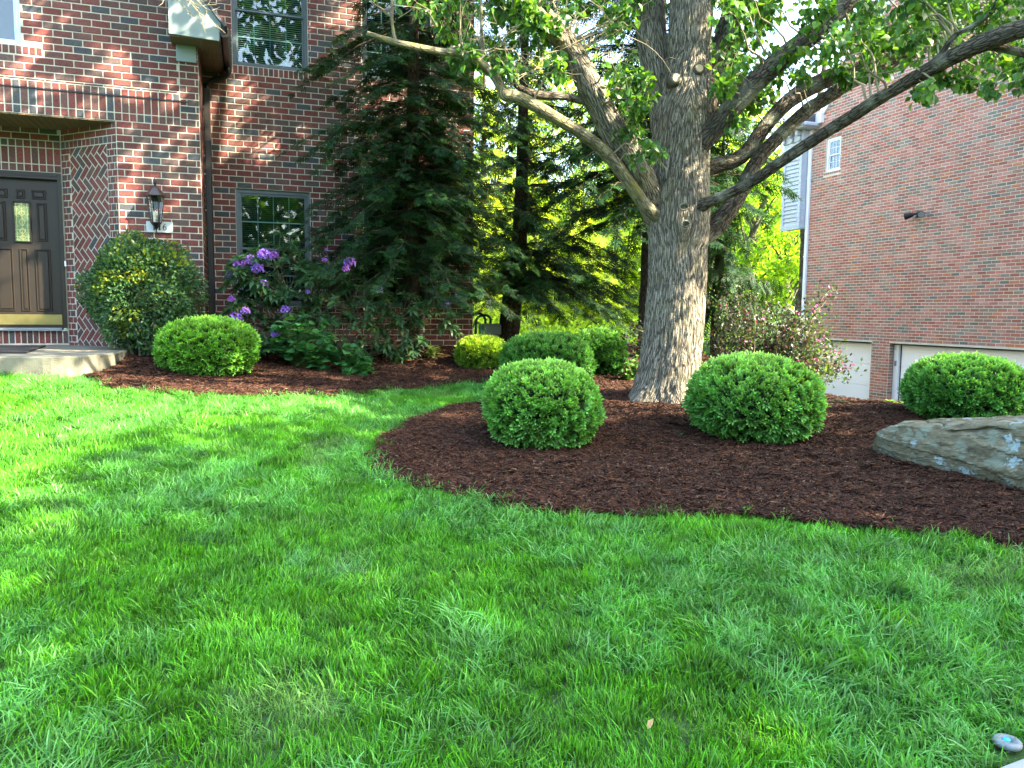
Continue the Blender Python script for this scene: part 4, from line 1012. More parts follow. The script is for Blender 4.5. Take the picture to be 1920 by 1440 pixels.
# holly-like round shrub by the porch
r = np.random.default_rng(21)
hc = P(262, 548, 9.02); hb_ = empty('holly_shrub', 'large loose evergreen holly shrub with small glossy leaves beside the porch', 'shrub', (hc[0], hc[1], float(terrain(hc[0], hc[1]))))
n = 17000; d = fib(n)+r.normal(0, .12, (n, 3)); d /= np.linalg.norm(d, axis=1)[:, None]
rad = (.60+.42*r.random(n)**.6); az = np.arctan2(d[:, 1], d[:, 0])
lob = .78+.46*vnoise(d[:, 0]*2.6+7, d[:, 2]*2.6+d[:, 1]*2, 4)
pz = d*(rad*lob)[:, None]*np.array([.64, .46, .68])
zc_ = hc[2]-hb_.location.z-.02
keep = vnoise(pz[:, 0]*6+3, pz[:, 2]*6, 12)+.5*r.random(n) > .42; pz = pz[keep]; d = d[keep]; n = len(pz)
q = pz+np.array([0, 0, zc_]); hs = r.random(n)
col = pick([(.040, .105, .038), (.030, .080, .036), (.07, .155, .045), (.055, .12, .060)], n, r, .6)
sun_yel = (d[:, 2] > .55) & (hs > .80) | ((vnoise(pz[:, 0]*5, pz[:, 2]*5, 31) > .72) & (hs > .5)); col[sun_yel] = pick([(.15, .22, .02), (.22, .26, .03)], int(sun_yel.sum()), r)  # yellow leaf colour on top and in patches stands for sunlight
leafy('foliage', q, d+r.normal(0, .7, (n, 3)), .040+.022*r.random(n), col, TS, M_leaf, hb_, 1.2, 3)
sg = []
for k in range(9):
    a = k*.7; sg.append((arc_pts((.10*math.cos(a), .07*math.sin(a), -.05), (.26*math.cos(a), .16*math.sin(a), zc_-.35+.1*math.sin(k)), -.03), np.linspace(.026, .010, 6)))
twigs('stem', sg, M_twig, hb_, 7)
mb = MB(); mb.lathe([(max(.001, math.sin(math.pi*i/12))*.42, -math.cos(math.pi*i/12)*.42) for i in range(13)], 16, M=lambda V: V*np.array([1, .5, 1])+[0, 0, zc_]); link('inner_growth', mb.mesh('inner_growth', True), M_core, hb_)

# rhododendron
rd0 = P(600, 655, 10.15); g0 = float(terrain(rd0[0], rd0[1]))
RD = empty('rhododendron', 'wide dark green rhododendron with purple flower clusters under the lower windows', 'shrub', (rd0[0], rd0[1], g0))
lo = np.array([rd0[0], rd0[1], g0]); r = np.random.default_rng(31)
clumps = [(452, 512, 9.6, 30), (480, 500, 9.6, 35), (448, 590, 9.5, 30), (490, 545, 9.6, 30), (470, 510, 9.9, 55), (520, 495, 10.1, 60), (575, 490, 10.2, 60), (620, 500, 10.3, 65), (665, 515, 10.2, 50), (540, 545, 9.9, 60), (480, 560, 9.8, 35), (600, 560, 10.0, 75), (660, 575, 10.0, 70), (715, 560, 10.2, 50), (700, 610, 10.0, 65), (750, 590, 10.2, 60), (640, 630, 9.9, 65),
          (760, 630, 10.2, 55), (800, 590, 10.3, 35), (835, 600, 10.4, 30), (590, 620, 9.8, 50), (480, 600, 9.7, 40), (500, 640, 9.6, 42), (540, 600, 9.7, 45), (820, 560, 10.5, 22), (460, 585, 9.7, 30)]
P_, D_, S_, C_ = [], [], [], []; sg = []; base = np.array([0, 0, 0.])
for (px, py, Yc, pr) in clumps:
    c = P(px, py, Yc); R = pr/F*Yc; k = int(5+ (pr/55)**2*11)
    sg.append((arc_pts((r.normal(0, .12), r.normal(0, .06), -.05), c-lo+np.array([0, 0, -R*.3]), -.08, 7), np.linspace(.018, .006, 7)))
    for _ in range(k):
        u_ = r.normal(0, 1, 3); u_ /= np.linalg.norm(u_); u_[1] = -abs(u_[1])*(1 if r.random() < .75 else -1); w = c-lo+u_*R*(.5+.5*r.random())
        sg.append(([c-lo+(w-c+lo)*.1+np.array([0, 0, -.05]), w], [.005, .004]))
        ax = u_*.5+np.array([0, -.2, .8]); ax /= np.linalg.norm(ax); x = np.cross(ax, [0, 1, .1]); x /= np.linalg.norm(x); y = np.cross(ax, x)
        for ring, (nl, el) in enumerate(((7, .15), (6, .55))):
            a0 = r.random()*6
            for i in range(nl):
                a = a0+i*6.283/nl; dd = x*math.cos(a)+y*math.sin(a)+ax*(el+r.normal(0, .15))-np.array([0, 0, .15])
                P_.append(w); D_.append(dd); S_.append(.10+.05*r.random()); C_.append(np.array([(.040, .11, .042), (.055, .13, .05), (.026, .075, .030), (.09, .13, .03)][r.choice(4, p=[.4, .3, .22, .08])])*(.7+.6*r.random()))
leafy('foliage', np.array(P_), np.array(D_), np.array(S_), np.array(C_), TLN, M_leaf, RD, .3, 2); twigs('stem', sg, M_twig, RD)
def truss(px, py, Yc, R, parent, lo, seed, col=(.30, .12, .62)):
    r = np.random.default_rng(seed); c = P(px, py, Yc)-lo; n = 16; d = fib(26); d = d[(d[:, 2] > -.35)]; V = []; Fs = []; k = 0
    T = T_leaf(.75, .18, .5); pts = []; dd = []; cc = []
    for u_ in d:
        x = np.cross(u_, [.3, .2, 1]); x /= np.linalg.norm(x); y = np.cross(u_, x)
        for i in range(5):
            a = i*1.2566; pts.append(c+u_*R*.66*(.8+.4*r.random())); dd.append(u_*.55+x*math.cos(a)+y*math.sin(a)); cc.append(np.array(col)*(.8+.5*r.random()))
    leafy('flower_cluster', np.array(pts), np.array(dd), np.full(len(pts), R*.34), np.array(cc), T, M_petal, parent, .3, seed)
fl = [(450, 497, 9.55, .11), (470, 489, 9.6, .10), (495, 481, 9.6, .13), (483, 505, 9.5, .11), (513, 480, 9.7, .09), (433, 517, 9.55, .08), (449, 512, 9.5, .07), (493, 533, 9.5, .09), (434, 562, 9.5, .07), (441, 598, 9.4, .12), (460, 584, 9.45, .08), (655, 493, 9.8, .11), (648, 505, 9.8, .07), (710, 545, 9.7, .07), (536, 582, 9.5, .09), (516, 628, 9.3, .075), (609, 488, 9.9, .05), (577, 548, 9.6, .045), (612, 468, 9.9, .03), (838, 571, 10.2, .05)]
for k, f in enumerate(fl): truss(f[0], f[1], f[2], f[3]*.84, RD, lo, 100+k, (.36, .19, .78) if k % 4 else (.44, .17, .70))

def broadplant(name, label, cat, px, py, Yc, clumps, size, cols, tmpl, n, seed, group=None, up=.25):
    r = np.random.default_rng(seed); b = P(px, py, Yc); gz = float(terrain(b[0], b[1])); o = empty(name, label, cat, (b[0], b[1], gz), group); lo = np.array([b[0], b[1], gz])
    P_, D_, S_, C_ = [], [], [], []; sg = []
    for (cx, cy, Y, pr) in clumps:
        c = P(cx, cy, Y)-lo; R = pr/F*Y
        for _ in range(n):
            u_ = r.normal(0, 1, 3); u_ /= np.linalg.norm(u_); tip = c+u_*R*(.3+.7*r.random()); tip[2] = max(tip[2], .03)
            sg.append((arc_pts((r.normal(0, .05), r.normal(0, .03), -.03), tip, .0, 4), np.linspace(.006, .003, 4)))
            for i in range(4 if tmpl is not TLN else 5):
                a = r.random()*6.28; h = -.03*i
                P_.append(tip+np.array([0, 0, h])); D_.append(np.array([math.cos(a), math.sin(a), up+r.normal(0, .25)])); S_.append(size*(.7+.5*r.random())); C_.append(np.array(cols[r.integers(0, len(cols))])*(.75+.5*r.random()))
    leafy('foliage', np.array(P_), np.array(D_), np.array(S_), np.array(C_), tmpl, M_leaf, o, .4, seed); twigs('stem', sg, mat('green_stem', (.06, .11, .03), .6), o, 4)
    return o
HC = [(.035, .15, .045), (.045, .18, .05), (.03, .12, .04), (.07, .22, .05)]
broadplant('hydrangea', 'bushy mid green hydrangea without flowers in front of the rhododendron', 'plant', 575, 680, 9.35, [(545, 620, 9.3, 36), (585, 610, 9.35, 40), (620, 640, 9.3, 34), (560, 655, 9.2, 36), (600, 665, 9.2, 30), (525, 640, 9.3, 24)], .125, HC, TLO, 15, 41)
broadplant('hydrangea', 'small young hydrangea with large leaves on the mulch, right of the bushier one', 'plant', 663, 697, 9.2, [(650, 655, 9.2, 22), (675, 665, 9.2, 24), (645, 680, 9.1, 20), (685, 688, 9.1, 16)], .13, HC, TLO, 8, 42)
broadplant('perennial', 'small light green leafy plant on the mulch by the brick wall', 'plant', 757, 676, 10.45, [(745, 658, 10.45, 16), (770, 655, 10.45, 14), (757, 668, 10.4, 14)], .12, [(.11, .22, .05), (.16, .28, .07)], TLN, 9, 43)
broadplant('perennial', 'tiny pale plant with narrow arching leaves at the brick wall corner', 'plant', 805, 670, 10.6, [(805, 658, 10.6, 13)], .13, [(.20, .28, .06), (.14, .24, .04)], TLN, 10, 44)
broadplant('perennial', 'low bright leafy plant growing left of the trunk base behind the yews', 'plant', 1188, 712, 9.4, [(1185, 680, 9.4, 18), (1200, 700, 9.4, 14), (1178, 704, 9.4, 12)], .07, [(.10, .21, .04), (.07, .17, .04)], TLO, 22, 45)
broadplant('seedling', 'small low shoots sprouting on the mulch crest before the white garage door', 'plant', 1560, 762, 7.95, [(1550, 748, 7.95, 14), (1575, 752, 7.95, 10)], .07, [(.08, .14, .07), (.12, .16, .10)], TLN, 6, 46)
broadplant('ground_cover', 'patch of low green ground cover at the foot of the brick garage pier', 'plant', 1675, 778, 8.1, [(1655, 770, 8.1, 10), (1675, 774, 8.05, 11), (1695, 780, 7.95, 10)], .06, [(.06, .14, .03), (.09, .19, .04)], TLO, 12, 47)
broadplant('fallen_leaf', 'single broad green leaf lying on the mulch between trunk and right yew', 'leaf', 1285, 818, 6.45, [(1285, 812, 6.45, 2)], .09, [(.06, .22, .05)], TLO, 1, 48, up=.05)

# weigela behind the trunk
r = np.random.default_rng(51); wb = P(1400, 700, 9.5); gz = float(terrain(wb[0], wb[1])); WG = empty('weigela_shrub', 'loose purple leaved weigela shrub with pink flowers behind the thick trunk', 'shrub', (wb[0], wb[1], gz)); lo = np.array([wb[0], wb[1], gz])
tips = [(1180, 620), (1170, 650), (1195, 600), (1190, 650), (1340, 570), (1360, 590), (1380, 565), (1400, 600), (1420, 580), (1440, 590), (1460, 610), (1480, 600), (1500, 620), (1515, 600), (1545, 555), (1530, 600), (1540, 640), (1560, 655), (1575, 670), (1590, 680), (1585, 700), (1560, 700), (1550, 730), (1530, 690), (1510, 660), (1490, 650), (1470, 660), (1450, 640), (1430, 650), (1400, 640), (1370, 640), (1350, 620), (1360, 670), (1390, 690), (1420, 700), (1470, 700), (1500, 710), (1530, 720), (1345, 650), (1410, 560)]
P_, D_, S_, C_, FP, FD, FC = [], [], [], [], [], [], []; sg = []
for (px, py) in tips*2:
    px += r.normal(0, 12); py += r.normal(0, 10)
    t = P(px, py, 9.1+r.random()*1.2)-lo; t[2] = max(t[2], .08)
    b0 = np.array([np.clip(t[0]*.35, -.9, .8)+r.normal(0, .1), r.normal(0, .15), -.04]); pts = arc_pts(b0, t, .12+.1*r.random(), 9); sg.append((pts, np.linspace(.009, .003, 9)))
    for i in range(3, 9):
        for _ in range(19):
            p = pts[i]+r.normal(0, .085, 3); P_.append(p); D_.append(r.normal(0, 1, 3)+[0, -.2, .1]); S_.append(.035+.03*r.random())
            f = (px-1340)/250
            C_.append(np.array([(.022, .036, .018), (.034, .022, .026), (.024, .052, .017), (.055, .10, .022)][r.choice(4, p=[.35, .25, .25, .15] if f < .6 else [.15, .15, .35, .35])])*(.7+.6*r.random()))
        if r.random() < (.5 if px > 1490 else .2):
            for _ in range(6):
                p = pts[i]+r.normal(0, .05, 3); FP.append(p); FD.append(r.normal(0, 1, 3)); FC.append(np.array([(.40, .07, .24), (.24, .07, .28), (.50, .12, .32)][r.integers(0, 3)])*(.7+.5*r.random()))
leafy('foliage', np.array(P_), np.array(D_), np.array(S_), np.array(C_), TS, M_leaf, WG, 1, 5); leafy('flowers', np.array(FP), np.array(FD), .022+.014*r.random(len(FP)), np.array(FC), T_small(.8), M_petal, WG, 1, 6); twigs('stem', sg, M_twig, WG)

# ------------------------------------------------------------------ boulder
def rock():
    """angular slab: facets cut by planes on a dense grid, bedding ledges and a few cracks"""
    nu, nv = 180, 150; ax = np.array([.52, -.854]); pe = np.array([.854, .52]); o = np.array([2.76, 5.90]); Ln = 2.2
    prof = np.array([(0.03, -.25), (0, .0), (-.05, .30), (-.03, .62), (.0, .80), (.035, .93), (.07, .975), (.3, 1.0), (.6, 1.03), (.88, 1.02), (1.0, .90), (1.05, .5), (1.0, -.25)])
    tt = np.concatenate([[0], np.cumsum(np.linalg.norm(np.diff(prof*[1, .6], axis=0), axis=1))]); tt /= tt[-1]; vv = np.linspace(0, 1, nv)
    qx = np.interp(vv, tt, prof[:, 0]); qz = np.interp(vv, tt, prof[:, 1])
    l = np.linspace(0, 1, nu)*Ln
    wd = np.interp(l, [0, .05, .2, .5, .9, 1.5, 2.0, 2.2], [.12, .28, .44, .66, .95, 1.05, .8, .1])
    ht = np.interp(l, [0, .05, .16, .35, .62, .9, 1.2, 1.6, 2.0, 2.2], [.13, .21, .285, .32, .36, .44, .48, .50, .4, .1])
    of = np.interp(l, [0, .1, .35, .6, .72, 1.1, 1.5, 2.2], [.08, .0, -.03, .02, .06, .0, .02, .3])
    c = o+ax*l[:, None]+pe*of[:, None]; gx = terrain(c[:, 0]+pe[0]*.1, c[:, 1]+pe[1]*.1)
    X = c[:, :1]+pe[0]*qx*wd[:, None]; Y = c[:, 1:]+pe[1]*qx*wd[:, None]; Z = gx[:, None]+qz*ht[:, None]
    LL = l[:, None]*np.ones(nv); top = sstep((qz-.90)/.08)[None]*np.ones((nu, 1)); H = qz[None]*ht[:, None]
    q = np.floor(vnoise(LL*3.1+.6*H*6, H*7+qx*3, 21)*5)/5                       # broken facets
    dn = (q-.5)*.045*(1-top)+(vnoise(LL*2, H*4+qx, 1)-.5)*.05
    led = vnoise(LL*.7, H*16+LL*1.2, 6); dn = dn+.010*(led > .5)*(1-top)+.003*(vnoise(LL*2.5, H*60+LL*3, 7) > .6)*(1-top)
    dn = dn+(vnoise(LL*22, H*40+qx*20, 3)-.5)*.010+(vnoise(LL*60, H*90+qx*50, 4)-.5)*.005
    pl = np.floor(vnoise(LL*2.3+4, qx[None]*2.6+LL*.6, 9)*4)/4                   # flakes lifted off the top
    up = top*((pl-.4)*.045+(vnoise(LL*14, qx[None]*12, 11)-.5)*.010)
    for (l0, sl, dep) in ((.30, .35, .030), (.52, -.5, .035), (.78, .6, .03), (1.05, .25, .03)):
        up = up-top*dep*np.exp(-((LL-l0-sl*(qx[None]-.2)+.05*vnoise(qx[None]*9+LL*0, LL, 5))/.010)**2)
    crack = np.exp(-((H-ht[:, None]*.83-.02*vnoise(LL*8, LL*0, 4))/.009)**2)*sstep((LL-.55)/.1)*sstep((1.05-LL)/.1); dn = dn-.05*crack*(1-top)
    X = X-dn*pe[0]; Y = Y-dn*pe[1]; Z = Z+up
    i = np.arange(nu-1)[:, None]; j = np.arange(nv-1)[None, :]
    Q = np.stack([i*nv+j, (i+1)*nv+j, (i+1)*nv+j+1, i*nv+j+1], -1).reshape(-1, 4)
    return mesh_np('boulder', np.stack([X, Y, Z], -1).reshape(-1, 3), [Q, np.arange(nv)[None, :], (np.arange(nv)+(nu-1)*nv)[None, ::-1]])
def rockmat():
    m, n, l, b = newmat('lichen_sandstone'); g = n.new('ShaderNodeNewGeometry')
    mp = n.new('ShaderNodeMapping'); mp.inputs['Scale'].default_value = (1, 1, 2.4); l.new(g.outputs['Position'], mp.inputs[0])
    def nz(sc, det, vec): t = n.new('ShaderNodeTexNoise'); t.inputs['Scale'].default_value = sc; t.inputs['Detail'].default_value = det; l.new(vec, t.inputs['Vector']); return t
    a = nz(7, 12, mp.outputs[0]); a.inputs['Roughness'].default_value = .68; c = n.new('ShaderNodeValToRGB'); e = c.color_ramp.elements
    e[0].position = .3; e[0].color = (.055, .05, .03, 1); e[1].position = .7; e[1].color = (.20, .185, .125, 1); x = e.new(.5); x.color = (.115, .105, .065, 1); l.new(a.outputs[0], c.inputs[0])
    # grey-green bloom
    bq = nz(9, 8, g.outputs['Position']); rr = n.new('ShaderNodeMapRange'); rr.inputs[1].default_value = .52; rr.inputs[2].default_value = .62; rr.inputs[4].default_value = .55; l.new(bq.outputs[0], rr.inputs[0])
    m1 = n.new('ShaderNodeMix'); m1.data_type = 'RGBA'; m1.inputs[7].default_value = (.17, .21, .16, 1); l.new(c.outputs[0], m1.inputs[6]); l.new(rr.outputs[0], m1.inputs[0])
    # lichen rosettes
    vo = n.new('ShaderNodeTexVoronoi'); vo.inputs['Scale'].default_value = 10; ww = nz(38, 8, g.outputs['Position'])
    av = n.new('ShaderNodeVectorMath'); av.operation = 'MULTIPLY_ADD'; av.inputs[1].default_value = (.11, .11, .11); l.new(ww.outputs['Color'], av.inputs[0]); l.new(g.outputs['Position'], av.inputs[2]); l.new(av.outputs[0], vo.inputs['Vector'])
    r2_ = n.new('ShaderNodeMapRange'); r2_.inputs[1].default_value = .42; r2_.inputs[2].default_value = .36; l.new(vo.outputs['Distance'], r2_.inputs[0])
    pz_ = nz(3.1, 3, g.outputs['Position']); r3_ = n.new('ShaderNodeMapRange'); r3_.inputs[1].default_value = .56; r3_.inputs[2].default_value = .60; l.new(pz_.outputs[0], r3_.inputs[0])
    mu = n.new('ShaderNodeMath'); mu.operation = 'MULTIPLY'; l.new(r2_.outputs[0], mu.inputs[0]); l.new(r3_.outputs[0], mu.inputs[1])
    m2 = n.new('ShaderNodeMix'); m2.data_type = 'RGBA'; m2.inputs[7].default_value = (.22, .29, .29, 1); l.new(m1.outputs[2], m2.inputs[6]); l.new(mu.outputs[0], m2.inputs[0]); l.new(m2.outputs[2], b.inputs['Base Color'])
    b.inputs['Roughness'].default_value = .88; b.inputs['Specular IOR Level'].default_value = .2
    bp = n.new('ShaderNodeBump'); bp.inputs['Strength'].default_value = .8; bp.inputs['Distance'].default_value = .02; l.new(a.outputs[0], bp.inputs['Height']); l.new(bp.outputs[0], b.inputs['Normal']); return m
thing(link('boulder', rock(), rockmat()), 'long flat topped grey brown boulder with pale lichen at the right edge of the mulch', 'rock')

# ------------------------------------------------------------------ the big tree
def bark_disp(depth, fu, fv, seed):
    def f(a, L, R):
        ca, sa = np.cos(a), np.sin(a); w = vnoise(ca*2+L*1.5, sa*2+L*.7, seed)*1.2
        d = 0
        for k, (m_, amp) in enumerate(((1, 1), (2.1, .5))):
            x = vnoise(ca*fu*m_*.5+7+w, L*fv*m_+sa*3, seed+k); y = vnoise(sa*fu*m_*.5+3+w, L*fv*m_+ca*3, seed+9+k)
            rr = np.minimum(np.abs(x-.5), np.abs(y-.5))*2; d = d-amp*np.exp(-(rr/.16)**2)
        lump = (vnoise(ca*1.5+5, L*1.1+sa*1.5, seed+4)-.5)*.5
        return depth*(d+1.2*lump)
    return f
M_trunk = M_bark
BT = empty('shade_tree', 'large old broadleaf tree with deeply furrowed grey bark in the middle of the front bed', 'tree', (1.66, 7.9, .55)); tl = np.array([1.66, 7.9, .55])
def px_path(L_):   # (px,py,Y,width px)
    pts = np.array([P(a, b, Y) for a, b, Y, w in L_]); rad = np.array([w/2/F*Y*LW for a, b, Y, w in L_]); return pts, rad
def limb(name, L_, m, seg=28, sub=8, disp=.006, fu=10, fv=5, seed=1, parent=BT, wob=0):
    p, r_ = px_path(L_); p, r_ = smooth_path(p, r_, sub)
    V, Fq, uv = tube(p-tl, r_, seg, disp=bark_disp(disp, fu, fv, seed) if disp else None)
    n = len(V); me = mesh_np(name, V, [Fq, np.arange(seg)[None, ::-1], np.arange(n-seg, n)[None]], uv=uv, smooth=True); return link(name, me, m, parent)
# trunk with root flare
LW = 1.0
tp = [(1243, 790, 7.9, 122), (1245, 760, 7.9, 120), (1250, 720, 7.9, 112), (1256, 680, 7.9, 112), (1263, 620, 7.9, 111), (1268, 540, 7.9, 109), (1270, 470, 7.9, 108), (1272, 420, 7.9, 114), (1272, 370, 7.9, 112), (1274, 300, 7.9, 108), (1280, 230, 7.9, 104), (1286, 170, 7.92, 92), (1292, 100, 7.95, 82), (1297, 0, 8.0, 78), (1302, -150, 8.1, 66), (1312, -400, 8.2, 52), (1330, -700, 8.4, 34), (1340, -950, 8.5, 12)]
p, r_ = px_path(tp); p, r_ = smooth_path(p, r_, 26)
bd = bark_disp(.013, 26, 4.0, 3)
def tdisp(a, L, R):
    fl = np.exp(-np.maximum(L-.12, 0)/.20)
    root = .5+.5*np.cos(a*5+1.3)+.35*np.cos(a*3+.4)
    return bd(a, L, R)+fl*(.05+.085*root)+.014*(vnoise(np.cos(a)*2, L*2.2+np.sin(a)*2, 77)-.5)
V, Fq, uv = tube(p-tl, r_, 160, disp=tdisp)
link('trunk', mesh_np('trunk', V, [Fq], uv=uv, smooth=True), M_trunk, BT)
LW = .90
limbs = dict(
 rear=[(1262, 330, 8.05, 60), (1250, 230, 8.15, 66), (1232, 130, 8.25, 64), (1218, 20, 8.4, 62), (1208, -150, 8.6, 52), (1190, -400, 8.9, 36), (1170, -700, 9.2, 14)],
 rstem=[(1305, 280, 7.95, 50), (1328, 190, 8.0, 46), (1345, 125, 8.1, 43), (1363, 55, 8.2, 43), (1388, -20, 8.3, 40), (1420, -150, 8.4, 34), (1480, -400, 8.6, 20), (1500, -560, 8.7, 8)],
 rup=[(1295, 285, 7.8, 52), (1345, 235, 7.7, 44), (1400, 170, 7.6, 44), (1468, 108, 7.5, 42), (1540, 52, 7.4, 38), (1600, -5, 7.3, 33), (1690, -90, 7.2, 27), (1800, -220, 7.1, 16), (1880, -330, 7.1, 7)],
 rmid=[(1290, 325, 8.0, 40), (1340, 311, 8.1, 33), (1376, 302, 8.15, 30), (1404, 280, 8.2, 31), (1430, 243, 8.3, 30), (1464, 203, 8.4, 31), (1502, 173, 8.5, 34), (1550, 148, 8.5, 35), (1603, 122, 8.6, 33), (1677, 98, 8.7, 30), (1760, 82, 8.8, 26), (1860, 66, 8.9, 20), (2000, 30, 9.0, 14), (2150, -20, 9.1, 6)],
 rlow=[(1290, 455, 7.98, 52), (1335, 428, 8.0, 44), (1368, 392, 8.0, 38), (1393, 354, 8.05, 33), (1414, 310, 8.1, 30), (1440, 278, 8.15, 29), (1477, 241, 8.2, 29), (1515, 206, 8.25, 29), (1555, 180, 8.25, 28), (1605, 150, 8.3, 26), (1680, 120, 8.4, 20), (1780, 60, 8.5, 13), (1850, 0, 8.5, 7)],
 rthin=[(1295, 395, 7.75, 34), (1332, 378, 7.6, 25), (1365, 364, 7.5, 23), (1408, 342, 7.35, 23), (1463, 304, 7.15, 24), (1510, 273, 7.0, 24), (1561, 240, 6.85, 25), (1604, 214, 6.7, 26), (1650, 184, 6.5, 26), (1700, 155, 6.35, 27), (1745, 129, 6.2, 30), (1790, 105, 6.05, 33), (1840, 82, 5.9, 36), (1890, 62, 5.8, 38), (1960, 40, 5.7, 34), (2150, -40, 5.5, 22), (2300, -120, 5.4, 8)],
 rsub=[(1738, 132, 6.2, 22), (1765, 101, 6.2, 12), (1791, 66, 6.15, 11), (1821, 50, 6.1, 11), (1850, 30, 6.1, 10), (1868, 8, 6.05, 9), (1885, -60, 6.0, 6)],
 rdown=[(1840, 82, 5.9, 22), (1880, 90, 5.9, 18), (1920, 100, 5.9, 16), (1990, 120, 5.9, 12), (2080, 130, 5.9, 5)],
 lthick=[(1262, 440, 7.95, 66), (1226, 388, 7.85, 60), (1190, 310, 7.6, 62), (1148, 240, 7.5, 58), (1112, 172, 7.4, 54), (1076, 105, 7.3, 50), (1040, 55, 7.2, 48), (1000, 12, 7.1, 44), (950, -40, 7.0, 38), (860, -130, 6.9, 28), (760, -260, 6.8, 16), (700, -380, 6.8, 6)],
 llong=[(1240, 412, 7.8, 30), (1208, 383, 7.65, 26), (1160, 315, 7.5, 27), (1127, 279, 7.4, 26), (1087, 248, 7.25, 25), (1043, 222, 7.1, 25), (1003, 198, 7.0, 26), (970, 182, 6.95, 25), (948, 178, 6.93, 27), (940, 165, 6.92, 21), (930, 148, 6.9, 19), (915, 130, 6.87, 18), (893, 113, 6.85, 18), (865, 101, 6.83, 16), (827, 97, 6.8, 15), (793, 91, 6.75, 15), (760, 84, 6.7, 14), (733, 77, 6.68, 13), (710, 69, 6.66, 10), (688, 62, 6.65, 9)],
 lcurve=[(1150, 225, 7.55, 24), (1123, 206, 7.5, 17), (1093, 190, 7.45, 15), (1053, 180, 7.3, 16), (1010, 178, 7.15, 18), (975, 165, 7.05, 13), (955, 140, 7.0, 10), (925, 127, 6.95, 6)],
 v1=[(905, 120, 6.86, 8), (903, 70, 6.85, 7), (902, 0, 6.8, 6), (898, -90, 6.8, 4)],
 v2=[(742, 80, 6.68, 8), (737, 55, 6.66, 6), (735, 20, 6.65, 6), (738, -60, 6.6, 4)],
 v3=[(735, 32, 6.66, 5), (718, 20, 6.66, 4), (705, 0, 6.65, 4), (700, -30, 6.65, 3)],
 over=[(1076, 105, 7.3, 30), (900, -90, 6.6, 26), (700, -200, 6.2, 22), (520, -190, 6.0, 16), (400, -100, 5.95, 9), (345, -20, 5.95, 4)],
)
for k, (nm, L_) in enumerate(limbs.items()):
    big = L_[0][3] > 30; limb('limb', L_, M_bark_sunlit if nm in ('llong', 'v1', 'v2', 'v3', 'over') else M_barkl if not nm in ('rear', 'lthick') else M_trunk, 40 if big else 12, 12 if big else 6, .010 if nm in ('lthick', 'rear', 'rlow') else (.005 if big else .001), 9, 6, 10+k)
# old pruning scars
def disc(px, py, Y, rpx):
    c = P(px, py, Y)-tl; R = rpx/F*Y; mb = MB(); nrm = np.array([.1, -1, .15]); nrm /= np.linalg.norm(nrm); pts = [c-nrm*.12, c-nrm*.01, c, c+nrm*.006]
    mb.tube(pts, [R*1.6, R*1.35, R*1.2, R*.95], 14); o = link('branch_stub', mb.mesh('branch_stub', True), M_barkl, BT)
    mb = MB(); mb.tube([c+nrm*.0062, c+nrm*.009], [R*.9, R*.85], 14); link('cut_face', mb.mesh('cut_face'), mat('cut_wood', (.38, .29, .17), .85, noise=.2, nscale=60), o)
disc(1268, 147, 7.67, 8); disc(1311, 128, 7.69, 8)
for (px, py, Y) in ((1285, 420, 7.475), (1282, 388, 7.475)):
    c = P(px, py, Y)-tl; mb = MB(); a = np.linspace(0, 2*np.pi, 13); mb.tube([c+np.array([math.cos(t)*.042, -.005, math.sin(t)*.030]) for t in a], [.009]*13, 7); o = link('knot', mb.mesh('knot', True), M_barkl, BT)
    mb = MB(); mb.lathe([(.001, 0), (.034, 0), (.036, .03)], 12, M=lambda V: np.stack([V[:, 0], V[:, 2]-.008, V[:, 1]*.8], -1)+c); link('knot_hollow', mb.mesh('knot_hollow'), M_core, o)

# foliage clumps: (px,py,Y,radius px,leaves)
CL = []
r = np.random.default_rng(61)
def region(poly, n, Y0, Y1, rp, nl):
    poly = np.array(poly, float); lo_, hi_ = poly.min(0), poly.max(0); k = 0
    while k < n:
        q = lo_+(hi_-lo_)*r.random(2)
        if inside(q[:1], q[1:], poly)[0]: CL.append((q[0], q[1], Y0+(Y1-Y0)*r.random(), rp*(.7+.6*r.random()), nl)); k += 1
region([(1345, -60), (1580, -60), (1560, 60), (1520, 130), (1440, 170), (1370, 200), (1340, 120)], 40, 6.9, 9, 34, 46)
region([(1350, 150), (1420, 120), (1470, 170), (1430, 240), (1360, 230)], 9, 7.3, 8.6, 22, 26)
region([(1560, -60), (1990, -60), (1990, 60), (1900, 110), (1780, 110), (1640, 130), (1570, 90)], 62, 6.0, 9, 36, 46)
region([(1700, 140), (1800, 120), (1920, 110), (1960, 160), (1860, 160), (1800, 175), (1730, 190)], 16, 5.9, 6.8, 17, 22)
region([(1560, 100), (1650, 80), (1690, 110), (1610, 150), (1570, 150)], 8, 7.2, 8.3, 17, 24)
region([(1540, 110), (1600, 140), (1590, 160), (1545, 150)], 3, 7, 7.5, 12, 15)
region([(1420, 150), (1500, 110), (1520, 150), (1470, 200), (1430, 220)], 5, 7.6, 8.4, 14, 14)
region([(650, -40), (1080, -60), (1050, 40), (960, 110), (880, 130), (780, 60), (700, 40), (660, 30)], 34, 6.5, 8.0, 30, 30)
region([(930, 20), (1100, -20), (1080, 120), (1060, 190), (980, 200), (930, 120)], 20, 6.6, 7.6, 26, 24)
region([(820, 85), (900, 80), (890, 130), (830, 120)], 6, 6.8, 7.4, 15, 15)
region([(1120, 140), (1200, 110), (1240, 190), (1232, 300), (1195, 310), (1150, 230)], 14, 7.0, 7.4, 20, 24)
region([(1190, 60), (1110, 20), (1180, -40), (1240, -40)], 7, 7.2, 8.5, 26, 30)
region([(1080, 0), (1200, -40), (1200, 60), (1110, 60)], 5, 7, 8, 22, 20)
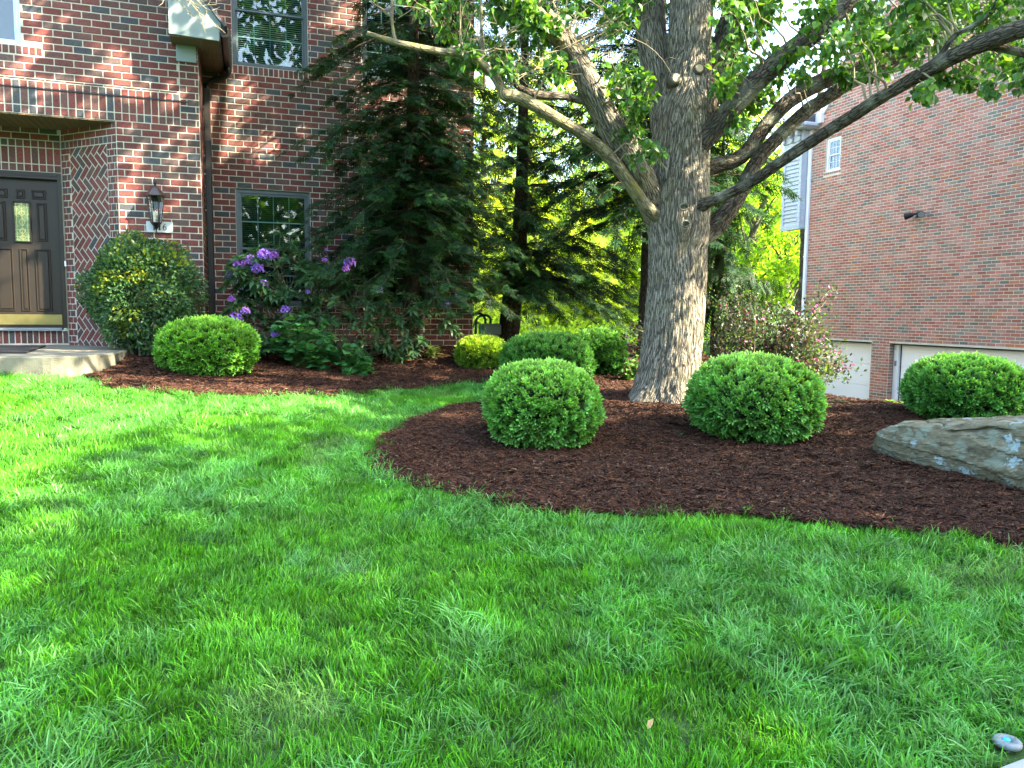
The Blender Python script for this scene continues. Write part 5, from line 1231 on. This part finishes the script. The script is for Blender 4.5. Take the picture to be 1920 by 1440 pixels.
lim_pts = []; lim_w = []
for nm, L_ in limbs.items():
    p, q = smooth_path(*px_path(L_), 6); lim_pts.append(p); lim_w.append(np.full(len(p), 1))
lim_pts = np.vstack(lim_pts)
P_, D_, S_, C_ = [], [], [], []; sg = []
LC = [(.038, .115, .018), (.055, .15, .020), (.028, .090, .016), (.085, .20, .02)]
for (px, py, Y, rp, nl) in CL:
    c = P(px, py, Y); R = rp/F*Y; a = lim_pts[np.argmin(np.linalg.norm(lim_pts-c, axis=1))]
    dist = np.linalg.norm(c-a)
    if dist > .12:
        pts = arc_pts(a, c, .06*dist, 6)+np.vstack([[0, 0, 0], r.normal(0, .03, (4, 3)), [0, 0, 0]]); sg.append((pts-tl, np.linspace(.010+.004*dist, .003, 6)))
    for k in range(3):
        e = c+r.normal(0, 1, 3)*R*.6; sg.append(([c-tl, (c+e)/2-tl+r.normal(0, .01, 3), e-tl], [.003, .0025, .002]))
    q = r.normal(0, 1, (nl, 3)); q /= np.linalg.norm(q, axis=1)[:, None]; q = c+q*R*(r.random(nl)**.5)[:, None]
    d = r.normal(0, .7, (nl, 3))+(q-c)/R*.5+[0, 0, -.75]; P_.append(q-tl); D_.append(d); S_.append(.055+.035*r.random(nl)); C_.append(pick(LC, nl, r, .4))
leafy('leaves', np.vstack(P_), np.vstack(D_), np.concatenate(S_), np.vstack(C_), T_leaf(.78, .14, .16), M_leaf, BT, .8, 9)
# upper crown, above the frame
n = 9500; cc = np.array([[1.6, 8.3, 9.0], [-1.2, 7.6, 7.4], [4.4, 7.8, 7.6], [.2, 9.0, 9.6], [2.6, 6.2, 7.2], [-2.6, 7.0, 5.9], [1.5, 8.5, 6.9], [5.6, 6.6, 6.2], [-.6, 5.8, 6.9]]); cr = np.array([2.1, 1.7, 1.8, 1.5, 1.5, 1.3, 1.7, 1.4, 1.2])
k = r.integers(0, len(cc), n); q = r.normal(0, 1, (n, 3)); q /= np.linalg.norm(q, axis=1)[:, None]; q = cc[k]+q*(cr[k]*(.5+.5*r.random(n)))[:, None]
pr_ = (q-CAMP)@np.stack([RGT, UPV, _w], 1); ok = (720-F*pr_[:, 1]/pr_[:, 2] < -40) | (pr_[:, 2] < 0); ok &= vnoise(q[:, 0]*1.4, q[:, 2]*1.4+q[:, 1], 3) > .30; ok &= lit(q); q = q[ok]; n = len(q)
leafy('upper_leaves', q-tl, r.normal(0, 1, (n, 3))+[0, 0, -.5], .15+.07*r.random(n), pick(LC, n, r, .4), T_leaf(.78, .14, .16), M_leaf, BT, .8, 10)
for c in cc: sg.append((arc_pts(lim_pts[np.argmin(np.linalg.norm(lim_pts-c, axis=1))], c, .2)-tl, np.linspace(.04, .01, 6)))
# bare twigs on the left limbs and the hanging one over the gable
for (px, py, Y, n_) in ((905, 100, 6.85, 6), (1090, 90, 7.2, 12), (960, 150, 6.95, 9), (1010, 120, 7.0, 10), (735, 20, 6.65, 3), (345, -10, 5.95, 7), (1760, 110, 6.2, 5), (1150, 60, 7.2, 8), (860, 95, 6.8, 4)):
    for _ in range(n_):
        p = P(px+r.normal(0, 12), py+r.normal(0, 8), Y); hang = px == 345
        d = np.array([r.normal(0, .6), r.normal(0, .5), -.6 if hang else abs(r.normal(.3, .5))]); d /= np.linalg.norm(d); Ln = (.25 if hang else .55)*(.5+r.random()); pts = [p]
        for s in range(6): d = d+r.normal(0, .22, 3); d /= np.linalg.norm(d); pts.append(pts[-1]+d*Ln/6)
        sg.append((np.array(pts)-tl, np.linspace(.0045, .0018, 7)))
        for s in (2, 3, 4, 5):
            e = r.normal(0, 1, 3); e /= np.linalg.norm(e); sg.append(([pts[s]-tl, pts[s]+e*Ln*.13-tl, pts[s]+(e+d*.4)*Ln*.2-tl], [.0022, .002, .0016]))
twigs('twigs', sg, mat('pale_twig', (.22, .19, .11), .8, noise=.2, nscale=30), BT)

# ------------------------------------------------------------------ conifers
def T_spray(tips=1.0, hang=0.0):
    V = []; Q = []; C = []; k = 0
    def strip(p, q, w, c0, c1):
        nonlocal k
        p = np.array(p); q = np.array(q); d = q-p; x = np.cross(d, [0, 0, 1.]); x /= np.linalg.norm(x)+1e-9; m_ = p+d*.5
        V.extend([p-x*w*.3, p+x*w*.3, m_+x*w*.8, q, m_-x*w*.8]); Q.append([k, k+1, k+2, k+4]); C.extend([c0]*3+[c1, c0]); T.append([k+4, k+2, k+3]); k += 5
    T = []; dk = [.55, .6, .6]; br = [2.6*tips+.2, 2.3*tips+.2, .9]
    strip([0, 0, 0], [0, 1, -.12], .035, dk, br)
    for i in range(7):
        y = .08+.125*i; Ls = .42*(1-.55*y)+.05
        for s in (-1, 1):
            e = [s*Ls*.72, y+Ls*.62, -.10*y-.10*Ls-hang*Ls]; strip([0, y, -.08*y], e, .034, dk, br)
            if i < 6: strip([e[0]*.5, y+(e[1]-y)*.5, e[2]*.5], [e[0]*.5+s*Ls*.05, y+Ls*.62, e[2]*.6-.02], .026, dk, br)
    return np.array(V), [np.array(Q), np.array(T)], np.array(C)
TSP = T_spray(); TSPd = T_spray(.9)
_k = [i for i in range(27) if i % 3 != 2]
def thin(T, keep, wx=1.25):
    vi = np.concatenate([np.arange(5*i, 5*i+5) for i in keep]); q = np.array([[5*a, 5*a+1, 5*a+2, 5*a+4] for a in range(len(keep))]); t = np.array([[5*a+4, 5*a+2, 5*a+3] for a in range(len(keep))]); V = T[0][vi].copy()
    c = V.reshape(-1, 5, 3).mean(1, keepdims=True); V = (c+(V.reshape(-1, 5, 3)-c)*[wx, 1.03, 1]).reshape(-1, 3); return V, [q, t], T[2][vi]
TSP = thin(TSP, [0, 1, 2, 3, 4, 5, 6, 7, 8, 10, 11, 13, 14, 16, 17, 19, 21, 24])
TSB = thin(TSPd, [0, 1, 3, 5, 7, 9, 11, 13, 16, 19, 22], 1.6)
def conifer(label, base, top, r0, hs, Lf, n, cols, seed, sp=.30, droop=.35, hang=.0, name='hemlock_tree', step=.10, ok=None, group=None, trunk_mid=None, m=None):
    r = np.random.default_rng(seed); base = np.array(base, float); top = np.array(top, float); o = empty(name, label, 'tree', tuple(base), group)
    mid = (base+top)/2 if trunk_mid is None else np.array(trunk_mid); tp_, tr_ = smooth_path([base+[0, 0, -.1], base+(mid-base)*.5, mid, top], [r0*1.1, r0, r0*.75, .02], 12)
    V, Fq, uv = tube(tp_-base, tr_, 22, disp=bark_disp(.008, 8, 6, seed)); link('trunk', mesh_np('trunk', V, [Fq], uv=uv, smooth=True), M_barkd, o)
    P_, D_, S_, C_, U_ = [], [], [], [], []; sg = []
    for k in range(n):
        f = (k+r.random())/n; f = f**1.0; z = hs+(1-hs)*f; c = tp_[int(z*(len(tp_)-1))]-base; az = k*2.39996+r.normal(0, .3); Lb = Lf(z, az)*(.75+.5*r.random())
        if Lb < .15: continue
        tilt = .12+r.normal(0, .16); dh = np.array([math.cos(az), math.sin(az), 0]); nseg = max(4, int(Lb/step)); pts = []
        for i in range(nseg+1):
            t = i/nseg; pts.append(c+dh*Lb*t+np.array([0, 0, Lb*(tilt*t-droop*t*t)])+r.normal(0, .012, 3))
        pts = np.array(pts)
        if ok is not None and not ok(pts[-1]+base): continue
        sg.append((pts, np.linspace(.006+.006*Lb, .002, nseg+1)))
        side = np.cross(dh, [0, 0, 1])
        for i in range(1, nseg+1):
            t = i/nseg
            if t < .12: continue
            for s in (-1, 1, 0):
                if s == 0 and i < nseg-1 and r.random() < .6: continue
                d = dh*(.75 if s else 1)+side*s*(.7+.2*r.random())+np.array([0, 0, -.25-.7*t*droop])+r.normal(0, .24, 3)
                if hang: d = dh*.35+side*s*.3+np.array([0, 0, -1.0*hang])+r.normal(0, .1, 3)
                P_.append(pts[i]); D_.append(d); S_.append(sp*(.6+.6*r.random())*(1.1-.4*t)); C_.append(np.array(cols[r.integers(0, len(cols))])*(.65+.7*r.random()))
    P_ = np.array(P_); D_ = np.array(D_); S_ = np.array(S_); C_ = np.array(C_); kp = lit(P_+base) if m is None else np.ones(len(P_), bool); P_, D_, S_, C_ = P_[kp], D_[kp], S_[kp], C_[kp]
    V, Fs, C = scatter(*(TSB if m is not None else TSP if not hang else TSPd), P_, rotmats(np.array(D_), roll=r.normal(0, .35, len(P_))), np.array(S_), np.array(C_))
    link('foliage', mesh_np('foliage', V, Fs, C), m or M_needle, o); twigs('branches', sg, M_barkd, o, 5)
    return o
HCOLD = [(.013, .050, .022), (.010, .040, .020), (.018, .060, .024), (.026, .080, .026)]  # needles darkened so the hemlocks look backlit, shade put into the colour
HCOL = [(.020, .064, .024), (.015, .050, .022), (.028, .078, .026), (.045, .12, .03)]
b1 = P(770, 640, 10.55)
wallok = lambda p: (p[0]-OH[0])*V2[0]+(p[1]-OH[1])*V2[1] < .98 or (p[0]-OH[0])*U2[0]+(p[1]-OH[1])*U2[1] > 3.95
conifer('dark green hemlock with feathery branches standing close against the brick wall', (b1[0], b1[1], .9), (b1[0]+.1, b1[1]-.1, 8.0), .11, .21, lambda z, a: (1.40-2.2*max(0, z-.72))*(.62+.38*abs(math.cos(a)))*(.8 if z < .22 else 1)*(.72+.4*abs(math.sin(z*23+a))), 350, HCOLD, 71, sp=.27, droop=.42, step=.10, ok=wallok)
b2 = P(950, 640, 12.6); m2 = P(975, 430, 12.4); t2 = P(992, -260, 12.2)
conifer('tall hemlock with a leaning bare dark trunk at the corner of the brick house', (b2[0], b2[1], .9), tuple(t2), .165, .40, lambda z, a: (1.8-2.2*max(0, z-.65))*(.75+.25*math.cos(a)), 150, HCOLD, 72, sp=.31, droop=.40, ok=wallok, trunk_mid=tuple(m2))
b3 = P(1215, 620, 11.6)
conifer('broad dark hemlock right behind the thick grey tree trunk', (b3[0], b3[1], .85), (b3[0]+.1, b3[1], 8.6), .15, .36, lambda z, a: (1.75-2.4*max(0, z-.68)), 170, HCOLD, 73, sp=.33, droop=.45)
b4 = P(1345, 600, 12.4)
conifer('drooping spruce with hanging curtains of needles right of the thick trunk', (b4[0], b4[1], .75), (b4[0], b4[1], 4.3), .10, .26, lambda z, a: 1.25*(1.15-z), 44, [(.020, .060, .026), (.028, .08, .03)], 74, sp=.36, droop=.22, hang=1.0, name='spruce_tree')
# background conifers behind the houses, sunlight put into their brightened foliage colour
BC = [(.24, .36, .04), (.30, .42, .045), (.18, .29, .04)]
for k, (px, Y, h, w) in enumerate(((905, 23, 8.5, 2.2), (990, 25.5, 9, 2.4), (1075, 23, 4.6, 1.9), (1150, 26, 8, 2.3), (1010, 21.8, 2.4, 1.8), (925, 21.5, 1.9, 1.6), (1110, 21.6, 2.1, 1.5))):
    b = P(px, 600, Y); gz = float(terrain(b[0], b[1]))
    lab = ['tall pale sunlit cypress showing right beside the brick house corner', 'tallest sunlit yellow green conifer behind the leaning trunk', 'medium sunlit conifer between the leaning trunk and the thick trunk', 'tall sunlit conifer showing just left of the thick grey trunk',
           'low spreading sunlit conifer right of the leaning trunk base', 'low sunlit conifer behind the gas meter', 'small sunlit conifer behind the darkest clipped yew'][k]
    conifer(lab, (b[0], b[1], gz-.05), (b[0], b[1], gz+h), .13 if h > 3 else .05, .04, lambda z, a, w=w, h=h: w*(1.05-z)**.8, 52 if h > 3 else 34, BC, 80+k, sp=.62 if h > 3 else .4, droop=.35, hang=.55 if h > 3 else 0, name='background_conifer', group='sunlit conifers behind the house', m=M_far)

# ------------------------------------------------------------------ deciduous background
def broadleaf(label, b, h, r0, clumps, nleaf, size, cols, seed, name='background_tree', group='sunlit trees behind the houses', m=None):
    r = np.random.default_rng(seed); b = np.array([b[0], b[1], float(terrain(b[0], b[1]))]); o = empty(name, label, 'tree', tuple(b), group)
    p, q = smooth_path([[0, 0, -.2], [r.normal(0, .1), r.normal(0, .1), h*.3], [r.normal(0, .3), r.normal(0, .2), h*.6], [r.normal(0, .4), 0, h*.92]], [r0*1.15, r0, r0*.7, .03], 10)
    V, Fq, uv = tube(p, q, 16, disp=bark_disp(.012, 6, 4, seed)); link('trunk', mesh_np('trunk', V, [Fq], uv=uv, smooth=True), M_barkl, o)
    sg = []; cs = []
    for k in range(clumps):
        z = h*(.28+.68*(k+.5)/clumps); a = k*2.4+r.normal(0, .4); R = h*.27*math.sin(math.pi*min(1, max(.12, (z/h-.12)/.95)))**.7*(.5+.5*r.random()); c = np.array([R*math.cos(a), R*math.sin(a), z]); cs.append((c, h*.085*(.8+.6*r.random())))
        sg.append((arc_pts(p[min(len(p)-1, int(len(p)*max(.1, z/h-.18)))], c, .1, 6), np.linspace(.05, .012, 6)))
    cc = np.array([c for c, _ in cs]); cr = np.array([x for _, x in cs]); k = r.integers(0, clumps, nleaf); q = r.normal(0, 1, (nleaf, 3)); q /= np.linalg.norm(q, axis=1)[:, None]; q = cc[k]+q*(cr[k]*(.35+.65*r.random(nleaf)))[:, None]*np.array([1.15, 1.15, .8])
    leafy('leaves', q, r.normal(0, 1, (nleaf, 3))+[0, 0, -.2], size*(.7+.6*r.random(nleaf)), pick(cols, nleaf, r, .5), TS, m or M_far, o, 1.2, seed); twigs('branches', sg, M_barkl, o, 6)
    return o
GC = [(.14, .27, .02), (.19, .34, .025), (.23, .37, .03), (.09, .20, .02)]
spec = [(1400, 24, 6.0, 22), (1470, 27, 6.2, 24), (1345, 30, 9.5, 30), (1500, 33, 7.0, 26), (1290, 26, 9.0, 26), (1180, 34, 11, 30), (1060, 31, 11, 30), (930, 28, 10, 28), (1430, 38, 8.5, 26)]
labs = ['bright yellow green tree right of the thick trunk, low in the gap', 'bright yellow green tree beside the white downspout', 'tall tree whose crown shows between the limbs right of the trunk', 'far tree just left of the pink brick house', 'tree mostly hidden behind the thick trunk', 'far tall tree left of the thick trunk',
        'far tall tree above the leaning trunk', 'tall tree by the brick house corner in the back yard', 'farthest pale tree in the gap under the white sky']
for k, (px, Y, h, cl) in enumerate(spec):
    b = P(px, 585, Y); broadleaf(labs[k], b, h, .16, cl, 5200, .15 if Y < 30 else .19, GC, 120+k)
b = P(1500, 585, 21.8)
o = empty('bare_trunk', 'sunlit ivy dusted tree trunk beside the white downspout of the brick house', 'tree', (b[0], b[1], .6)); p, q = smooth_path([[0, 0, -.6], [.1, 0, 2], [.05, 0, 4.5], [.4, 0, 8]], [.19, .17, .14, .06], 8)
V, Fq, uv = tube(p, q, 16, disp=bark_disp(.012, 6, 4, 5)); link('trunk', mesh_np('trunk', V, [Fq], uv=uv, smooth=True), M_barkl, o)
# woodland mass far behind
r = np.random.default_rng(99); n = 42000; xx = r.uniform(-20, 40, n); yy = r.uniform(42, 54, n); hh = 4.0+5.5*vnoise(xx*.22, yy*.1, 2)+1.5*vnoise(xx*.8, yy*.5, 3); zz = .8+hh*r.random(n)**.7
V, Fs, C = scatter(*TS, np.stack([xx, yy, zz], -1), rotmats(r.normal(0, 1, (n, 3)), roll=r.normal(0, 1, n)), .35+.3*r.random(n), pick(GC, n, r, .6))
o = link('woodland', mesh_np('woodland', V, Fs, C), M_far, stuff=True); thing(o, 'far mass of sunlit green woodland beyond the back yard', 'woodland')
# the wooded side of the street behind the photographer, mirrored in the panes
n = 26000; xx = r.uniform(-32, 30, n); yy = r.uniform(-24, -16, n); hh = 6.0+5*vnoise(xx*.25+9, yy*.1, 2)+1.5*vnoise(xx*.9, yy*.5, 3); zz = -.6+hh*r.random(n)**.8
V, Fs, C = scatter(*TS, np.stack([xx, yy, zz], -1), rotmats(r.normal(0, 1, (n, 3)), roll=r.normal(0, 1, n)), .45+.4*r.random(n), pick(LC, n, r, .6))
thing(link('street_woodland', mesh_np('street_woodland', V, Fs, C), M_leaf, stuff=True), 'wooded strip on the far side of the street behind the viewpoint', 'woodland')
# low undergrowth of the back yard
n = 16000; xx = r.uniform(-2, 7.5, n); yy = r.uniform(14.5, 40, n); zz = terrain(xx, yy)+(.05+.5*vnoise(xx*.9, yy*.9, 5)**2)*r.random(n)
V, Fs, C = scatter(*TS, np.stack([xx, yy, zz], -1), rotmats(r.normal(0, 1, (n, 3))+[0, 0, .8], roll=r.normal(0, 1, n)), .08+.08*r.random(n), pick(GC, n, r, .6))
thing(link('undergrowth', mesh_np('undergrowth', V, Fs, C), M_far, stuff=True), 'low green undergrowth covering the back yard between the houses', 'undergrowth')

# trees added just outside the frame on the right to shade the lawn
def shade(label, x, y, h, seed, cs, n=5200):
    r = np.random.default_rng(seed); gz = float(terrain(x, y)); o = empty('added_shade_tree', label, 'tree', (x, y, gz), 'added shade trees outside the frame')
    p, q = smooth_path([[0, 0, -.2], [.1, 0, h*.3], [0, .1, h*.6], [0, 0, h*.9]], [.26, .22, .16, .03], 8); V, Fq, uv = tube(p, q, 16, disp=bark_disp(.012, 6, 4, seed)); link('trunk', mesh_np('trunk', V, [Fq], uv=uv, smooth=True), M_bark, o)
    cc = np.array([c[:3] for c in cs]); cr = np.array([c[3] for c in cs]); k = r.choice(len(cs), n, p=cr**2/np.sum(cr**2)); q = r.normal(0, 1, (n, 3)); q /= np.linalg.norm(q, axis=1)[:, None]; q = cc[k]+q*(cr[k]*(.3+.7*r.random(n)))[:, None]; q = q[lit(q+[x, y, gz])]; n = len(q)
    leafy('leaves', q, r.normal(0, 1, (n, 3)), .22+.1*r.random(n), pick(LC, n, r, .4), T_small(.8), M_leaf, o, 1.2, seed)
    [twigs('branch', [(arc_pts([0, 0, h*.3], c, .1), np.linspace(.06, .015, 6))], M_bark, o, 6) for c in cc]
shade('unseen broadleaf tree added to shade the lawn, nearest the street', 10.5, -3.0, 12.5, 201, [(0, -2.3, 5.4, 2.4), (0, 0, 7.0, 2.5), (0, 2.2, 5.4, 2.2), (0, 1.6, 8.6, 2.3), (0, -1, 9.8, 2.4), (0, .8, 3.8, 2.0), (0, 3.0, 7.3, 1.8), (0, 1.5, 10.6, 1.8), (0, -3, 7.8, 2.0), (0, -2.5, 3.6, 1.8)], 12500)
shade('unseen broadleaf tree added to shade the lawn, nearest the neighbour house', 10.8, 2.6, 10.0, 202, [(0, 0, 4.8, 2.1), (0, 1.6, 5.6, 1.7), (0, -1.2, 7.6, 2.0), (0, .2, 8.8, 1.6), (0, -1.5, 9.8, 1.6), (.2, -.8, 2.8, 1.7), (0, 1.5, 3.2, 1.6)], 9500)

# ------------------------------------------------------------------ small things in front
c = G(1888, 1402); SPR = empty('sprinkler_head', 'round grey sprinkler head with a blue cap half buried in the grass', 'sprinkler', (c[0], c[1], c[2]))
mb = MB(); SPR.scale = (.72, .72, .72); mb.lathe([(.022, .010), (.052, .012), (.058, .020), (.056, .034), (.048, .040), (.026, .040), (.024, .028)], 28); link('collar', mb.mesh('collar', True), M_greyp, SPR)
mb = MB(); mb.lathe([(.0005, .012), (.024, .012)], 16); link('well', mb.mesh('well'), M_black, SPR)
mb = MB(); mb.lathe([(.0005, .044), (.012, .043), (.016, .038), (.016, .014)], 16, M=lambda V: V+[-.004, .002, 0]); link('cap', mb.mesh('cap', True), M_blue, SPR)
q = [G(1872, 1450)[:2], G(1928, 1428)[:2], G(2200, 1340)[:2]]; a = np.array([q[0], q[1], q[2], q[2]+[.3, -1.5], q[0]+[0, -1.5]]); zt = float(terrain(a[1][0], a[1][1]))
mb = MB(); n = 5; i = np.arange(n); j = (i+1) % n; mb.add(np.vstack([np.c_[a, np.full(n, zt-.2)], np.c_[a, np.full(n, zt+.012)]]), [np.arange(n, 2*n)[::-1], np.stack([i, n+i, n+j, j], -1)])
o = link('driveway_edge', mb.mesh('driveway_edge'), mat('pale_concrete', (.27, .29, .29), .8, noise=.1, nscale=20)); o['kind'] = 'structure'
g = G(1214, 1392); mb = MB(); T = T_leaf(.7, .2, -.3); V, Fs, C = scatter(*T, np.array([[0, 0, .0]]), rotmats(np.array([[.6, .3, .5]])), np.array([.035]), np.array([[.55, .38, .18]]))
thing(link('dry_leaf', mesh_np('dry_leaf', V, Fs, C), M_petal, loc=(g[0], g[1], g[2]+.045)), 'small tan dry leaf caught on the grass tips near the bottom of the lawn', 'leaf')
# pale bark pieces
